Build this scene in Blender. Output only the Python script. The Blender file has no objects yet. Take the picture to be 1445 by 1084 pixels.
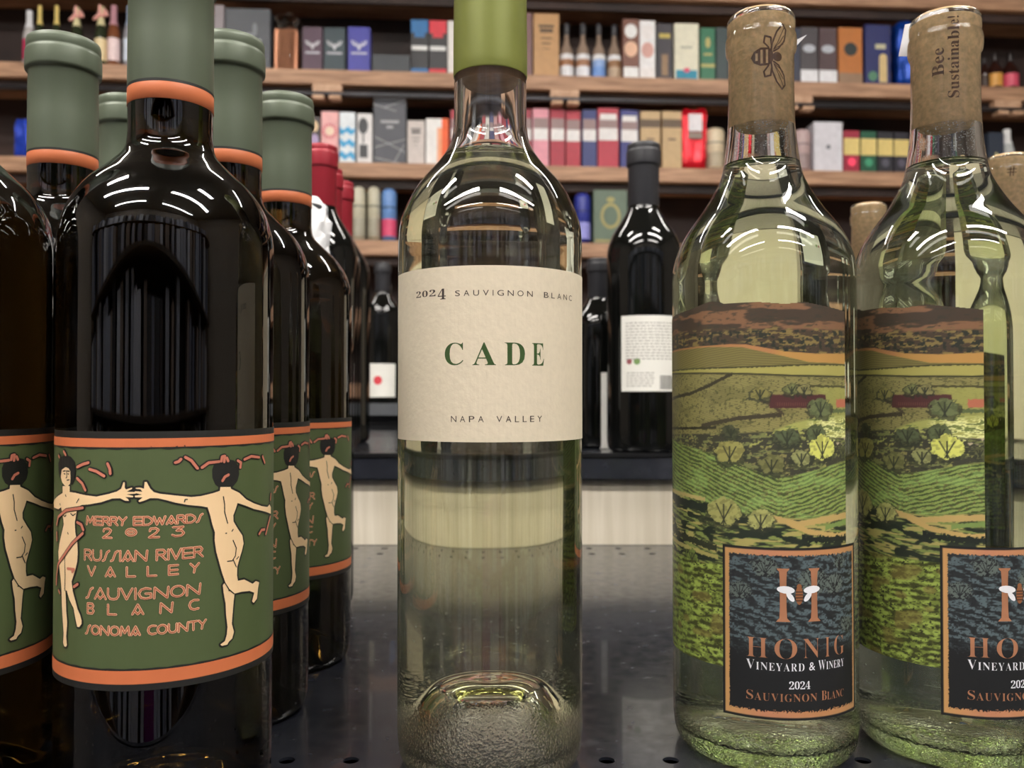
import bpy, bmesh, math, random
import numpy as np
from mathutils import Matrix, Vector
from mathutils.geometry import tessellate_polygon
C = bpy.context.scene
COL = C.collection
PI = math.pi
random.seed(7)

# ---------------------------------------------------------------- camera, world, lights, exposure
SZ = 1.10                     # height of the display shelf above the shop floor
CAMH = SZ + 0.147
cd = bpy.data.cameras.new('camera'); cam = bpy.data.objects.new('camera', cd); COL.objects.link(cam)
cam.location = (0, 0, CAMH); cam.rotation_euler = (PI/2 + 0.0155, 0, 0)
cd.sensor_width = 36; cd.lens = 1200/1445*36; cd.clip_start = 0.01
cd.dof.use_dof = True; cd.dof.focus_distance = 0.325; cd.dof.aperture_fstop = 17
C.camera = cam
w = bpy.data.worlds.new('world'); C.world = w; w.use_nodes = True
w.node_tree.nodes['Background'].inputs[0].default_value = (1, .98, .96, 1)
w.node_tree.nodes['Background'].inputs[1].default_value = 0.35
C.view_settings.view_transform = 'Standard'; C.view_settings.look = 'None'
C.view_settings.gamma = 1; C.view_settings.exposure = 0.32; C.view_settings.use_curve_mapping = False
C.cycles.max_bounces = 24; C.cycles.transmission_bounces = 20; C.cycles.glossy_bounces = 8
C.cycles.diffuse_bounces = 3; C.cycles.transparent_max_bounces = 16
C.cycles.sample_clamp_indirect = 4; C.cycles.blur_glossy = 0.6
C.cycles.caustics_refractive = True; C.cycles.caustics_reflective = False
C.cycles.use_denoising = True
LAMP = 60.0                   # ceiling tube radiance
# x, y centre, size along x, size along y of the ceiling fittings
LIGHTS = [(-1.75, -1.0, 2.5, .20), (1.75, -1.0, 2.5, .20), (-1.6, -2.35, 2.2, .08), (1.6, -2.35, 2.2, .08),  # second pair is added to brighten the shelving behind the viewer
          (-1.9, .15, .9, .2), (1.5, .15, .9, .2), (-2.1, 2.3, 1.8, .07), (0, 2.3, 1.2, .07), (2.1, 2.3, 1.8, .07)]
CEIL = 3.95

# ---------------------------------------------------------------- materials
def s2l(v):
    v = v/255.0
    return v/12.92 if v <= .04045 else ((v+.055)/1.055)**2.4
def rgb(c): return (s2l(c[0]), s2l(c[1]), s2l(c[2]), 1)
MATS = {}
def mat(name, col, rough=.5, metal=0, var=.08, scale=30, bump=0, spec=.5, coat=0, stretch=None, emit=0):
    if name in MATS: return MATS[name]
    m = bpy.data.materials.new(name); m.use_nodes = True; nt = m.node_tree; b = nt.nodes['Principled BSDF']
    b.inputs['Roughness'].default_value = rough; b.inputs['Metallic'].default_value = metal
    b.inputs['Specular IOR Level'].default_value = spec; b.inputs['Coat Weight'].default_value = coat
    tc = nt.nodes.new('ShaderNodeTexCoord'); mp = nt.nodes.new('ShaderNodeMapping')
    nt.links.new(tc.outputs['Object'], mp.inputs[0])
    if stretch: mp.inputs['Scale'].default_value = stretch
    n = nt.nodes.new('ShaderNodeTexNoise'); n.inputs['Scale'].default_value = scale; n.inputs['Detail'].default_value = 5
    nt.links.new(mp.outputs[0], n.inputs['Vector'])
    mr = nt.nodes.new('ShaderNodeMapRange'); mr.inputs[1].default_value = .3; mr.inputs[2].default_value = .7
    mr.inputs[3].default_value = 1-var; mr.inputs[4].default_value = 1+var
    nt.links.new(n.outputs[0], mr.inputs[0])
    hv = nt.nodes.new('ShaderNodeHueSaturation'); hv.inputs['Color'].default_value = rgb(col)
    nt.links.new(mr.outputs[0], hv.inputs['Value']); nt.links.new(hv.outputs[0], b.inputs['Base Color'])
    if bump:
        bp = nt.nodes.new('ShaderNodeBump'); bp.inputs['Strength'].default_value = bump; bp.inputs['Distance'].default_value = .001
        nt.links.new(n.outputs[0], bp.inputs['Height']); nt.links.new(bp.outputs[0], b.inputs['Normal'])
    if emit:
        b.inputs['Emission Color'].default_value = rgb(col); b.inputs['Emission Strength'].default_value = emit
    MATS[name] = m; return m
def cmat(col, rough=.5, **k): return mat('tone_%d_%d_%d_%d' % (*[int(x) for x in col], int(rough*100)), col, rough, **k)
def wood(name, c1, c2, along=(1, 12, 12), sc=6, rough=.55):
    if name in MATS: return MATS[name]
    m = bpy.data.materials.new(name); m.use_nodes = True; nt = m.node_tree; b = nt.nodes['Principled BSDF']
    b.inputs['Roughness'].default_value = rough
    tc = nt.nodes.new('ShaderNodeTexCoord'); mp = nt.nodes.new('ShaderNodeMapping'); mp.inputs['Scale'].default_value = along
    nt.links.new(tc.outputs['Object'], mp.inputs[0])
    n = nt.nodes.new('ShaderNodeTexNoise'); n.inputs['Scale'].default_value = sc; n.inputs['Detail'].default_value = 8; n.inputs['Distortion'].default_value = .6
    nt.links.new(mp.outputs[0], n.inputs['Vector'])
    r = nt.nodes.new('ShaderNodeValToRGB'); r.color_ramp.elements[0].position = .35; r.color_ramp.elements[1].position = .68
    r.color_ramp.elements[0].color = rgb(c1); r.color_ramp.elements[1].color = rgb(c2)
    nt.links.new(n.outputs[0], r.inputs[0]); nt.links.new(r.outputs[0], b.inputs['Base Color'])
    bp = nt.nodes.new('ShaderNodeBump'); bp.inputs['Strength'].default_value = .25; bp.inputs['Distance'].default_value = .002
    nt.links.new(n.outputs[0], bp.inputs['Height']); nt.links.new(bp.outputs[0], b.inputs['Normal'])
    MATS[name] = m; return m
def glass(name, ior=1.5, absorb=None, density=10, tint=(1, 1, 1), rough=0, bumpz=None, bstr=.5, bscale=900):
    m = bpy.data.materials.new(name); m.use_nodes = True; nt = m.node_tree; nt.nodes.clear()
    o = nt.nodes.new('ShaderNodeOutputMaterial'); g = nt.nodes.new('ShaderNodeBsdfGlass')
    g.inputs['IOR'].default_value = ior; g.inputs['Color'].default_value = (*tint, 1); g.inputs['Roughness'].default_value = rough
    nt.links.new(g.outputs[0], o.inputs['Surface'])
    if absorb:
        v = nt.nodes.new('ShaderNodeVolumeAbsorption'); v.inputs['Color'].default_value = (*absorb, 1); v.inputs['Density'].default_value = density
        nt.links.new(v.outputs[0], o.inputs['Volume'])
    # moulded stipple near the base, faint waviness elsewhere
    tc = nt.nodes.new('ShaderNodeTexCoord')
    vo = nt.nodes.new('ShaderNodeTexVoronoi'); vo.inputs['Scale'].default_value = bscale
    nt.links.new(tc.outputs['Object'], vo.inputs['Vector'])
    wv = nt.nodes.new('ShaderNodeTexNoise'); wv.inputs['Scale'].default_value = 38; wv.inputs['Detail'].default_value = 1
    mp = nt.nodes.new('ShaderNodeMapping'); mp.inputs['Scale'].default_value = (1, 1, .18)
    nt.links.new(tc.outputs['Object'], mp.inputs[0]); nt.links.new(mp.outputs[0], wv.inputs['Vector'])
    b1 = nt.nodes.new('ShaderNodeBump'); b1.inputs['Strength'].default_value = .12; b1.inputs['Distance'].default_value = .0006
    nt.links.new(wv.outputs[0], b1.inputs['Height'])
    last = b1
    if bumpz:
        sx = nt.nodes.new('ShaderNodeSeparateXYZ'); nt.links.new(tc.outputs['Object'], sx.inputs[0])
        mr = nt.nodes.new('ShaderNodeMapRange'); mr.inputs[1].default_value = bumpz; mr.inputs[2].default_value = bumpz*.6
        mr.inputs[3].default_value = 0; mr.inputs[4].default_value = bstr
        nt.links.new(sx.outputs[2], mr.inputs[0])
        b2 = nt.nodes.new('ShaderNodeBump'); b2.inputs['Distance'].default_value = .0005
        nt.links.new(mr.outputs[0], b2.inputs['Strength']); nt.links.new(vo.outputs['Distance'], b2.inputs['Height'])
        nt.links.new(b1.outputs[0], b2.inputs['Normal']); last = b2
    nt.links.new(last.outputs[0], g.inputs['Normal'])
    MATS[name] = m; return m
def vcol_mat(name, rough=.5, transl=0.0, transp=0.0):
    m = bpy.data.materials.new(name); m.use_nodes = True; nt = m.node_tree; b = nt.nodes['Principled BSDF']
    b.inputs['Roughness'].default_value = rough
    a = nt.nodes.new('ShaderNodeVertexColor'); a.layer_name = 'print'
    nt.links.new(a.outputs[0], b.inputs['Base Color'])
    o = nt.nodes['Material Output']; last = b.outputs[0]
    if transl:
        t = nt.nodes.new('ShaderNodeBsdfTranslucent'); nt.links.new(a.outputs[0], t.inputs[0])
        x = nt.nodes.new('ShaderNodeMixShader'); x.inputs[0].default_value = transl
        nt.links.new(last, x.inputs[1]); nt.links.new(t.outputs[0], x.inputs[2]); last = x.outputs[0]
    if transp:
        t = nt.nodes.new('ShaderNodeBsdfTransparent'); nt.links.new(a.outputs[0], t.inputs[0])
        x = nt.nodes.new('ShaderNodeMixShader'); x.inputs[0].default_value = transp
        nt.links.new(last, x.inputs[1]); nt.links.new(t.outputs[0], x.inputs[2]); last = x.outputs[0]
    nt.links.new(last, o.inputs['Surface']); MATS[name] = m; return m

# ---------------------------------------------------------------- object helpers
def link(name, me, m, parent=None, smooth=False):
    if m is not None and not me.materials: me.materials.append(m)
    if smooth: me.polygons.foreach_set('use_smooth', [True]*len(me.polygons))
    o = bpy.data.objects.new(name, me); COL.objects.link(o)
    if parent: o.parent = parent
    return o
def obj(name, bm, m, parent=None, smooth=False):
    me = bpy.data.meshes.new(name); bmesh.ops.recalc_face_normals(bm, faces=bm.faces); bm.to_mesh(me); bm.free()
    return link(name, me, m, parent, smooth)
def tag(o, label=None, cat=None, group=None, kind=None):
    if label: o['label'] = label
    if cat: o['category'] = cat
    if group: o['group'] = group
    if kind: o['kind'] = kind
    return o
def thing(name, label, cat, loc=(0, 0, 0), rz=0, group=None):
    o = bpy.data.objects.new(name, None); COL.objects.link(o); o.empty_display_size = .02
    o.location = loc; o.rotation_euler = (0, 0, rz); return tag(o, label, cat, group)
def copy_tree(o, parent=None):
    c = o.copy(); COL.objects.link(c); c.parent = parent
    for ch in list(o.children): copy_tree(ch, c)
    return c
def box(bm, x0, x1, y0, y1, z0, z1, bev=0):
    r = bmesh.ops.create_cube(bm, size=1, matrix=Matrix.Translation(((x0+x1)/2, (y0+y1)/2, (z0+z1)/2)) @ Matrix.Diagonal((x1-x0, y1-y0, z1-z0, 1)))
    if bev:
        es = list({e for v in r['verts'] for e in v.link_edges})
        bmesh.ops.bevel(bm, geom=es, offset=bev, segments=2, affect='EDGES')
    return bm
def bx(*a, bev=0): return box(bmesh.new(), *a, bev=bev)
def smoothp(pts, k=4):
    out = []
    n = len(pts)
    for i in range(n-1):
        p0 = np.array(pts[max(i-1, 0)]); p1 = np.array(pts[i]); p2 = np.array(pts[i+1]); p3 = np.array(pts[min(i+2, n-1)])
        d0 = max(np.linalg.norm(p1-p0), 1e-9)**.5; d1 = max(np.linalg.norm(p2-p1), 1e-9)**.5; d2 = max(np.linalg.norm(p3-p2), 1e-9)**.5
        if i == 0: m1 = (p2-p1)/d1
        else: m1 = (p1-p0)/d0-(p2-p0)/(d0+d1)+(p2-p1)/d1
        if i == n-2: m2 = (p2-p1)/d1
        else: m2 = (p2-p1)/d1-(p3-p1)/(d1+d2)+(p3-p2)/d2
        m1 = m1*d1; m2 = m2*d1
        for t in [j/k for j in range(k)]:
            q = (2*t**3-3*t*t+1)*p1+(t**3-2*t*t+t)*m1+(-2*t**3+3*t*t)*p2+(t**3-t*t)*m2
            out.append(tuple(np.minimum(np.maximum(q, np.minimum(p1, p2)), np.maximum(p1, p2))))
    out.append(tuple(pts[-1])); return [(max(a, 0), b) for a, b in out]
def lathe(bm, prof, seg=96, cx=0, cy=0, closed=False):
    rings = []
    for r, z in prof:
        if r < 1e-6: rings.append([bm.verts.new((cx, cy, z))])
        else: rings.append([bm.verts.new((cx+r*math.cos(2*PI*i/seg), cy+r*math.sin(2*PI*i/seg), z)) for i in range(seg)])
    pairs = list(zip(rings[:-1], rings[1:]))
    if closed: pairs.append((rings[-1], rings[0]))
    for a, b in pairs:
        if len(a) == 1 and len(b) == 1: continue
        for i in range(seg):
            j = (i+1) % seg
            if len(a) == 1: bm.faces.new((a[0], b[j], b[i]))
            elif len(b) == 1: bm.faces.new((a[i], a[j], b[0]))
            else: bm.faces.new((a[i], a[j], b[j], b[i]))
    return bm
def lt(prof, seg=96, closed=False): return lathe(bmesh.new(), prof, seg, closed=closed)

# flat print wrapped on a bottle: u (mm along the arc, 0 faces the shopper), h (mm above the base)
class Ink:
    def __init__(s): s.bm = bmesh.new(); s.z = 0
    def _z(s): s.z += .0012; return (s.z % .045)
    def poly(s, pts):
        z = s._z(); vs = [s.bm.verts.new((p[0], p[1], z)) for p in pts]
        if len(vs) <= 4: s.bm.faces.new(vs); return
        for tri in tessellate_polygon([[Vector((p[0], p[1], 0)) for p in pts]]):
            try: s.bm.faces.new([vs[i] for i in tri])
            except ValueError: pass
    def stroke(s, pts, w, caps=True):
        for a, b in zip(pts[:-1], pts[1:]):
            d = Vector((b[0]-a[0], b[1]-a[1]))
            if d.length < 1e-6: continue
            n = Vector((-d.y, d.x)).normalized()*w/2
            s.poly([(a[0]+n.x, a[1]+n.y), (a[0]-n.x, a[1]-n.y), (b[0]-n.x, b[1]-n.y), (b[0]+n.x, b[1]+n.y)])
        if caps:
            for p in pts: s.disc(p, w/2, 8)
    def disc(s, p, r, n=12, ry=None, rot=0):
        ry = ry or r; c, q = math.cos(rot), math.sin(rot)
        s.poly([(p[0]+r*math.cos(t)*c-ry*math.sin(t)*q, p[1]+r*math.cos(t)*q+ry*math.sin(t)*c) for t in [2*PI*i/n for i in range(n)]])
    def text(s, txt, u0, u1, h0, h1, off=0, space=1, font_h=None):
        cu = bpy.data.curves.new('t', 'FONT'); cu.body = txt; cu.size = 10; cu.offset = off; cu.space_character = space; cu.resolution_u = 4
        o = bpy.data.objects.new('t', cu); COL.objects.link(o); bpy.context.view_layer.update()
        me = bpy.data.meshes.new_from_object(o.evaluated_get(bpy.context.evaluated_depsgraph_get()))
        bpy.data.objects.remove(o); bpy.data.curves.remove(cu)
        if len(me.vertices) == 0: print('EMPTY TEXT', txt); return
        co = np.array([v.co for v in me.vertices]); a = co.min(0); b = co.max(0); z = s._z()
        kx = (u1-u0)/(b[0]-a[0]); ky = (h1-h0)/(b[1]-a[1])
        vs = [s.bm.verts.new((u0+(c[0]-a[0])*kx, h0+(c[1]-a[1])*ky, z)) for c in co]
        for p in me.polygons:
            try: s.bm.faces.new([vs[i] for i in p.vertices])
            except ValueError: pass
        bpy.data.meshes.remove(me)
    def build(s, name, m, parent, R, lift, rot=0, step=2.0):
        bm = s.bm; bmesh.ops.triangulate(bm, faces=bm.faces)
        xs = [v.co.x for v in bm.verts]; k = math.ceil(min(xs)/step)
        while k*step < max(xs):
            bmesh.ops.bisect_plane(bm, geom=bm.verts[:]+bm.edges[:]+bm.faces[:], plane_co=(k*step, 0, 0), plane_no=(1, 0, 0)); k += 1
        for v in bm.verts:
            u, h, z = v.co; r = R+(lift+z)*.001; a = u*.001/R+rot
            v.co = (r*math.sin(a), -r*math.cos(a), h*.001)
        me = bpy.data.meshes.new(name); bm.normal_update()
        for f in bm.faces:
            c = f.calc_center_median()
            if f.normal.x*c.x+f.normal.y*c.y < 0: f.normal_flip()
        bm.to_mesh(me); bm.free(); return link(name, me, m, parent)
def patch(name, m, parent, R, u0, u1, h0, h1, lift=.1, thick=.12):
    bm = bmesh.new(); n = max(int(abs(u1-u0)/1.5), 2)
    for r in (R+lift*.001, R+(lift-thick)*.001):
        for i in range(n+1):
            a = (u0+(u1-u0)*i/n)*.001/R
            for h in (h0, h1): bm.verts.new((r*math.sin(a), -r*math.cos(a), h*.001))
    bm.verts.ensure_lookup_table(); V = bm.verts; q = 2*(n+1)
    for i in range(n):
        bm.faces.new((V[2*i], V[2*i+2], V[2*i+3], V[2*i+1])); bm.faces.new((V[q+2*i], V[q+2*i+1], V[q+2*i+3], V[q+2*i+2]))
        bm.faces.new((V[2*i], V[q+2*i], V[q+2*i+2], V[2*i+2])); bm.faces.new((V[2*i+1], V[2*i+3], V[q+2*i+3], V[q+2*i+1]))
    bm.faces.new((V[0], V[1], V[q+1], V[q])); bm.faces.new((V[2*n], V[q+2*n], V[q+2*n+1], V[2*n+1]))
    return obj(name, bm, m, parent)
def grid_print(name, m, parent, R, u, h, colr, keep=None, lift=.1):
    """dense printed film: u, h 1-D arrays in mm, colr [len(h), len(u), 3] in 0..255"""
    nu, nh = len(u), len(h); U, Hh = np.meshgrid(u, h); r = R+lift*.001; a = U*.001/R
    co = np.stack([r*np.sin(a), -r*np.cos(a), Hh*.001], -1).reshape(-1, 3)
    i = np.arange(nu-1)[None, :]+np.arange(nh-1)[:, None]*nu
    F = np.stack([i, i+1, i+1+nu, i+nu], -1).reshape(-1, 4)
    if keep is not None:
        kk = keep.reshape(-1); F = F[kk[F].all(1)]
        used = np.zeros(len(co), bool); used[F.ravel()] = True; idx = np.cumsum(used)-1; F = idx[F]; co = co[used]; cc = colr.reshape(-1, 3)[used]
    else: cc = colr.reshape(-1, 3)
    me = bpy.data.meshes.new(name); me.vertices.add(len(co)); me.vertices.foreach_set('co', co.ravel().astype(np.float32))
    me.loops.add(F.size); me.loops.foreach_set('vertex_index', F.ravel().astype(np.int32))
    me.polygons.add(len(F)); me.polygons.foreach_set('loop_start', np.arange(0, F.size, 4, dtype=np.int32)); me.update(calc_edges=True)
    v = np.clip(cc, 0, 255)/255.0; lin = np.where(v <= .04045, v/12.92, ((v+.055)/1.055)**2.4)
    at = me.color_attributes.new('print', 'FLOAT_COLOR', 'POINT'); at.data.foreach_set('color', np.concatenate([lin, np.ones((len(lin), 1))], 1).ravel().astype(np.float32))
    return link(name, me, m, parent, smooth=True)
def noise2(x, y, seed=0, octv=1):
    rs = np.random.RandomState(seed); T = rs.rand(256, 256); out = 0; amp = 1; tot = 0
    for o in range(octv):
        xi = np.floor(x).astype(int); yi = np.floor(y).astype(int); fx = x-xi; fy = y-yi
        fx = fx*fx*(3-2*fx); fy = fy*fy*(3-2*fy)
        g = lambda a, b: T[(a) % 256, (b) % 256]
        out = out+amp*((g(xi, yi)*(1-fx)+g(xi+1, yi)*fx)*(1-fy)+(g(xi, yi+1)*(1-fx)+g(xi+1, yi+1)*fx)*fy)
        tot += amp; amp *= .5; x = x*2.03+7.1; y = y*2.03+3.7
    return out/tot
SB = lambda s: ''.join(chr(0x1D400+ord(c)-65) if 'A' <= c <= 'Z' else chr(0x1D7CE+ord(c)-48) if c.isdigit() else c for c in s)

# ---------------------------------------------------------------- the room
RX0, RX1, RY0, RY1 = -4.2, 4.2, -3.2, 5.3
wallm = mat('painted_wall', (120, 112, 104), .8, var=.04, scale=8)
def struct(name, bm, m): return tag(obj(name, bm, m), kind='structure')
floor_m = mat('vinyl_floor', (150, 142, 130), .35, var=.08, scale=6)
struct('floor', bx(RX0, RX1, RY0, RY1, -.1, 0), floor_m)
struct('ceiling', bx(RX0, RX1, RY0, RY1, CEIL, CEIL+.1), mat('ceiling_board', (150, 146, 140), .9, var=.03, scale=10))
struct('wall_back', bx(RX0, RX1, RY1, RY1+.1, 0, CEIL), wallm)
struct('wall_front', bx(RX0, RX1, RY0-.1, RY0, 0, CEIL), mat('rear_wall_paint', (128, 122, 116), .7, var=.2, scale=3))
struct('wall_left', bx(RX0-.1, RX0, RY0, RY1, 0, CEIL), wallm)
struct('wall_right', bx(RX1, RX1+.1, RY0, RY1, 0, CEIL), wallm)
lampm = mat('lamp_diffuser', (255, 250, 243), .5, var=0, emit=LAMP)
lframe = mat('lamp_frame', (210, 210, 208), .4, metal=.3)
for i, (x, y, lx, l) in enumerate(LIGHTS):
    wd = lx
    t = thing('ceiling_light', 'long white tube light fitting under the shop ceiling', 'light', (x, y, CEIL), group='tube lights in rows along the shop ceiling')
    obj('frame', bx(-wd/2-.02, wd/2+.02, -l/2-.02, l/2+.02, -.05, 0, bev=.005), lframe, t)
    obj('diffuser', bx(-wd/2, wd/2, -l/2, l/2, -.075, -.045, bev=.008), lampm, t)

rs = thing('rear_shelving', 'shop shelving with upright cartons behind the viewer', 'shelving', (0, -1.75, 0))
for z in (.3, .75, 1.2, 1.65, 2.1): obj('shelf_board', bx(-4, 4, -.3, 0, z-.02, z), mat('rear_board', (60, 48, 40), .6), rs)
obj('back_panel', bx(-4, 4, -.32, -.3, 0, 2.5), mat('rear_panel', (56, 56, 62), .6), rs)
random.seed(21); x = -3.95
while x < 3.8:
    wd_ = random.uniform(.08, .2)
    for z in (.3, .75, 1.2, 1.65, 2.1):
        if random.random() < .85:
            obj('rear_carton', bx(x, x+wd_, -.2, -.04, z, z+random.uniform(.30, .41)), cmat(random.choice(((150, 158, 178), (110, 116, 136), (185, 190, 205), (128, 118, 114), (60, 60, 66), (150, 155, 170))), .5), rs)
    x += wd_+random.choice((.01, .02, .12))
pb = thing('reflected_purple_box', 'unseen purple box added behind the viewer to tint the bottle reflections', 'prop', (-.06, -.62, 0))  # added purple block, invented only to be mirrored in the bottles
obj('purple_box_body', bx(-.07, .07, -.1, .1, 0, 1.06, bev=.01), mat('purple_board', (120, 40, 120), .5), pb)
obj('purple_box_rim', bx(-.075, .075, -.105, .105, 1.06, 1.08, bev=.004), mat('purple_rim', (90, 30, 95), .4), pb)

# ---------------------------------------------------------------- the wall shelving
TH = math.atan(.066)
def wp(s, y, H):   # point of the shelving's own frame -> world
    return (s*math.cos(TH)-y*math.sin(TH), 4.4+s*math.sin(TH)+y*math.cos(TH), SZ+H)
SHELF_H = [2.32, 1.829, 1.354, .953, .607, .22, -.17]
lumber = wood('shelf_lumber', (150, 112, 86), (200, 158, 126), (.8, 6, 9), 5)
darkw = wood('dark_backing', (34, 24, 22), (62, 44, 38), (.6, 5, 1), 4, .7)
blackm = mat('black_steel', (16, 16, 18), .35, var=.2, scale=60)
sh = thing('wall_shelving', 'long wall of rough wooden shelves with a dark backing and a steel rod', 'shelving', (0, 4.4, SZ), TH)
for H in SHELF_H:
    obj('shelf_board', bx(-3.4, 3.4, 0, .34, H-.075, H, bev=.003), lumber, sh)
obj('back_panel', bx(-3.4, 3.4, .34, .36, -.6, 2.75), darkw, sh)
obj('plinth', bx(-3.4, 3.4, .04, .34, -SZ, -.245), darkw, sh)
obj('side_panel', bx(-3.43, -3.4, 0, .36, -SZ, 2.75), darkw, sh); obj('side_panel', bx(3.4, 3.43, 0, .36, -SZ, 2.75), darkw, sh)
# dark boards right under each shelf (dark rail seen in the photograph)
for H in SHELF_H[:4]:
    obj('rail', bx(-3.4, 3.4, .05, .075, H-.12, H-.075), darkw, sh)
tanw = wood('bracket_wood', (190, 150, 120), (214, 176, 146), (3, 3, 3), 8)
for s in (-.95, .276, 1.529, 2.69):
    b = bx(-.075+s, .075+s, -.004, .05, 1.829-.115, 1.829-.076, bev=.003)
    br = obj('bracket', b, tanw, sh)
    for q in (-.042, .042): obj('rod_hook', bx(s+q-.03, s+q+.03, -.03, .03, 1.829-.16, 1.829-.14, bev=.003), tanw, br)
bm = bmesh.new(); bmesh.ops.create_cone(bm, cap_ends=True, segments=16, radius1=.0085, radius2=.0085, depth=6.8, matrix=Matrix.Translation((0, -.01, 1.829-.128)) @ Matrix.Rotation(PI/2, 4, 'Y'))
obj('steel_rod', bm, mat('dull_steel', (92, 94, 100), .35, metal=.7, var=.05), sh, True)

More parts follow.
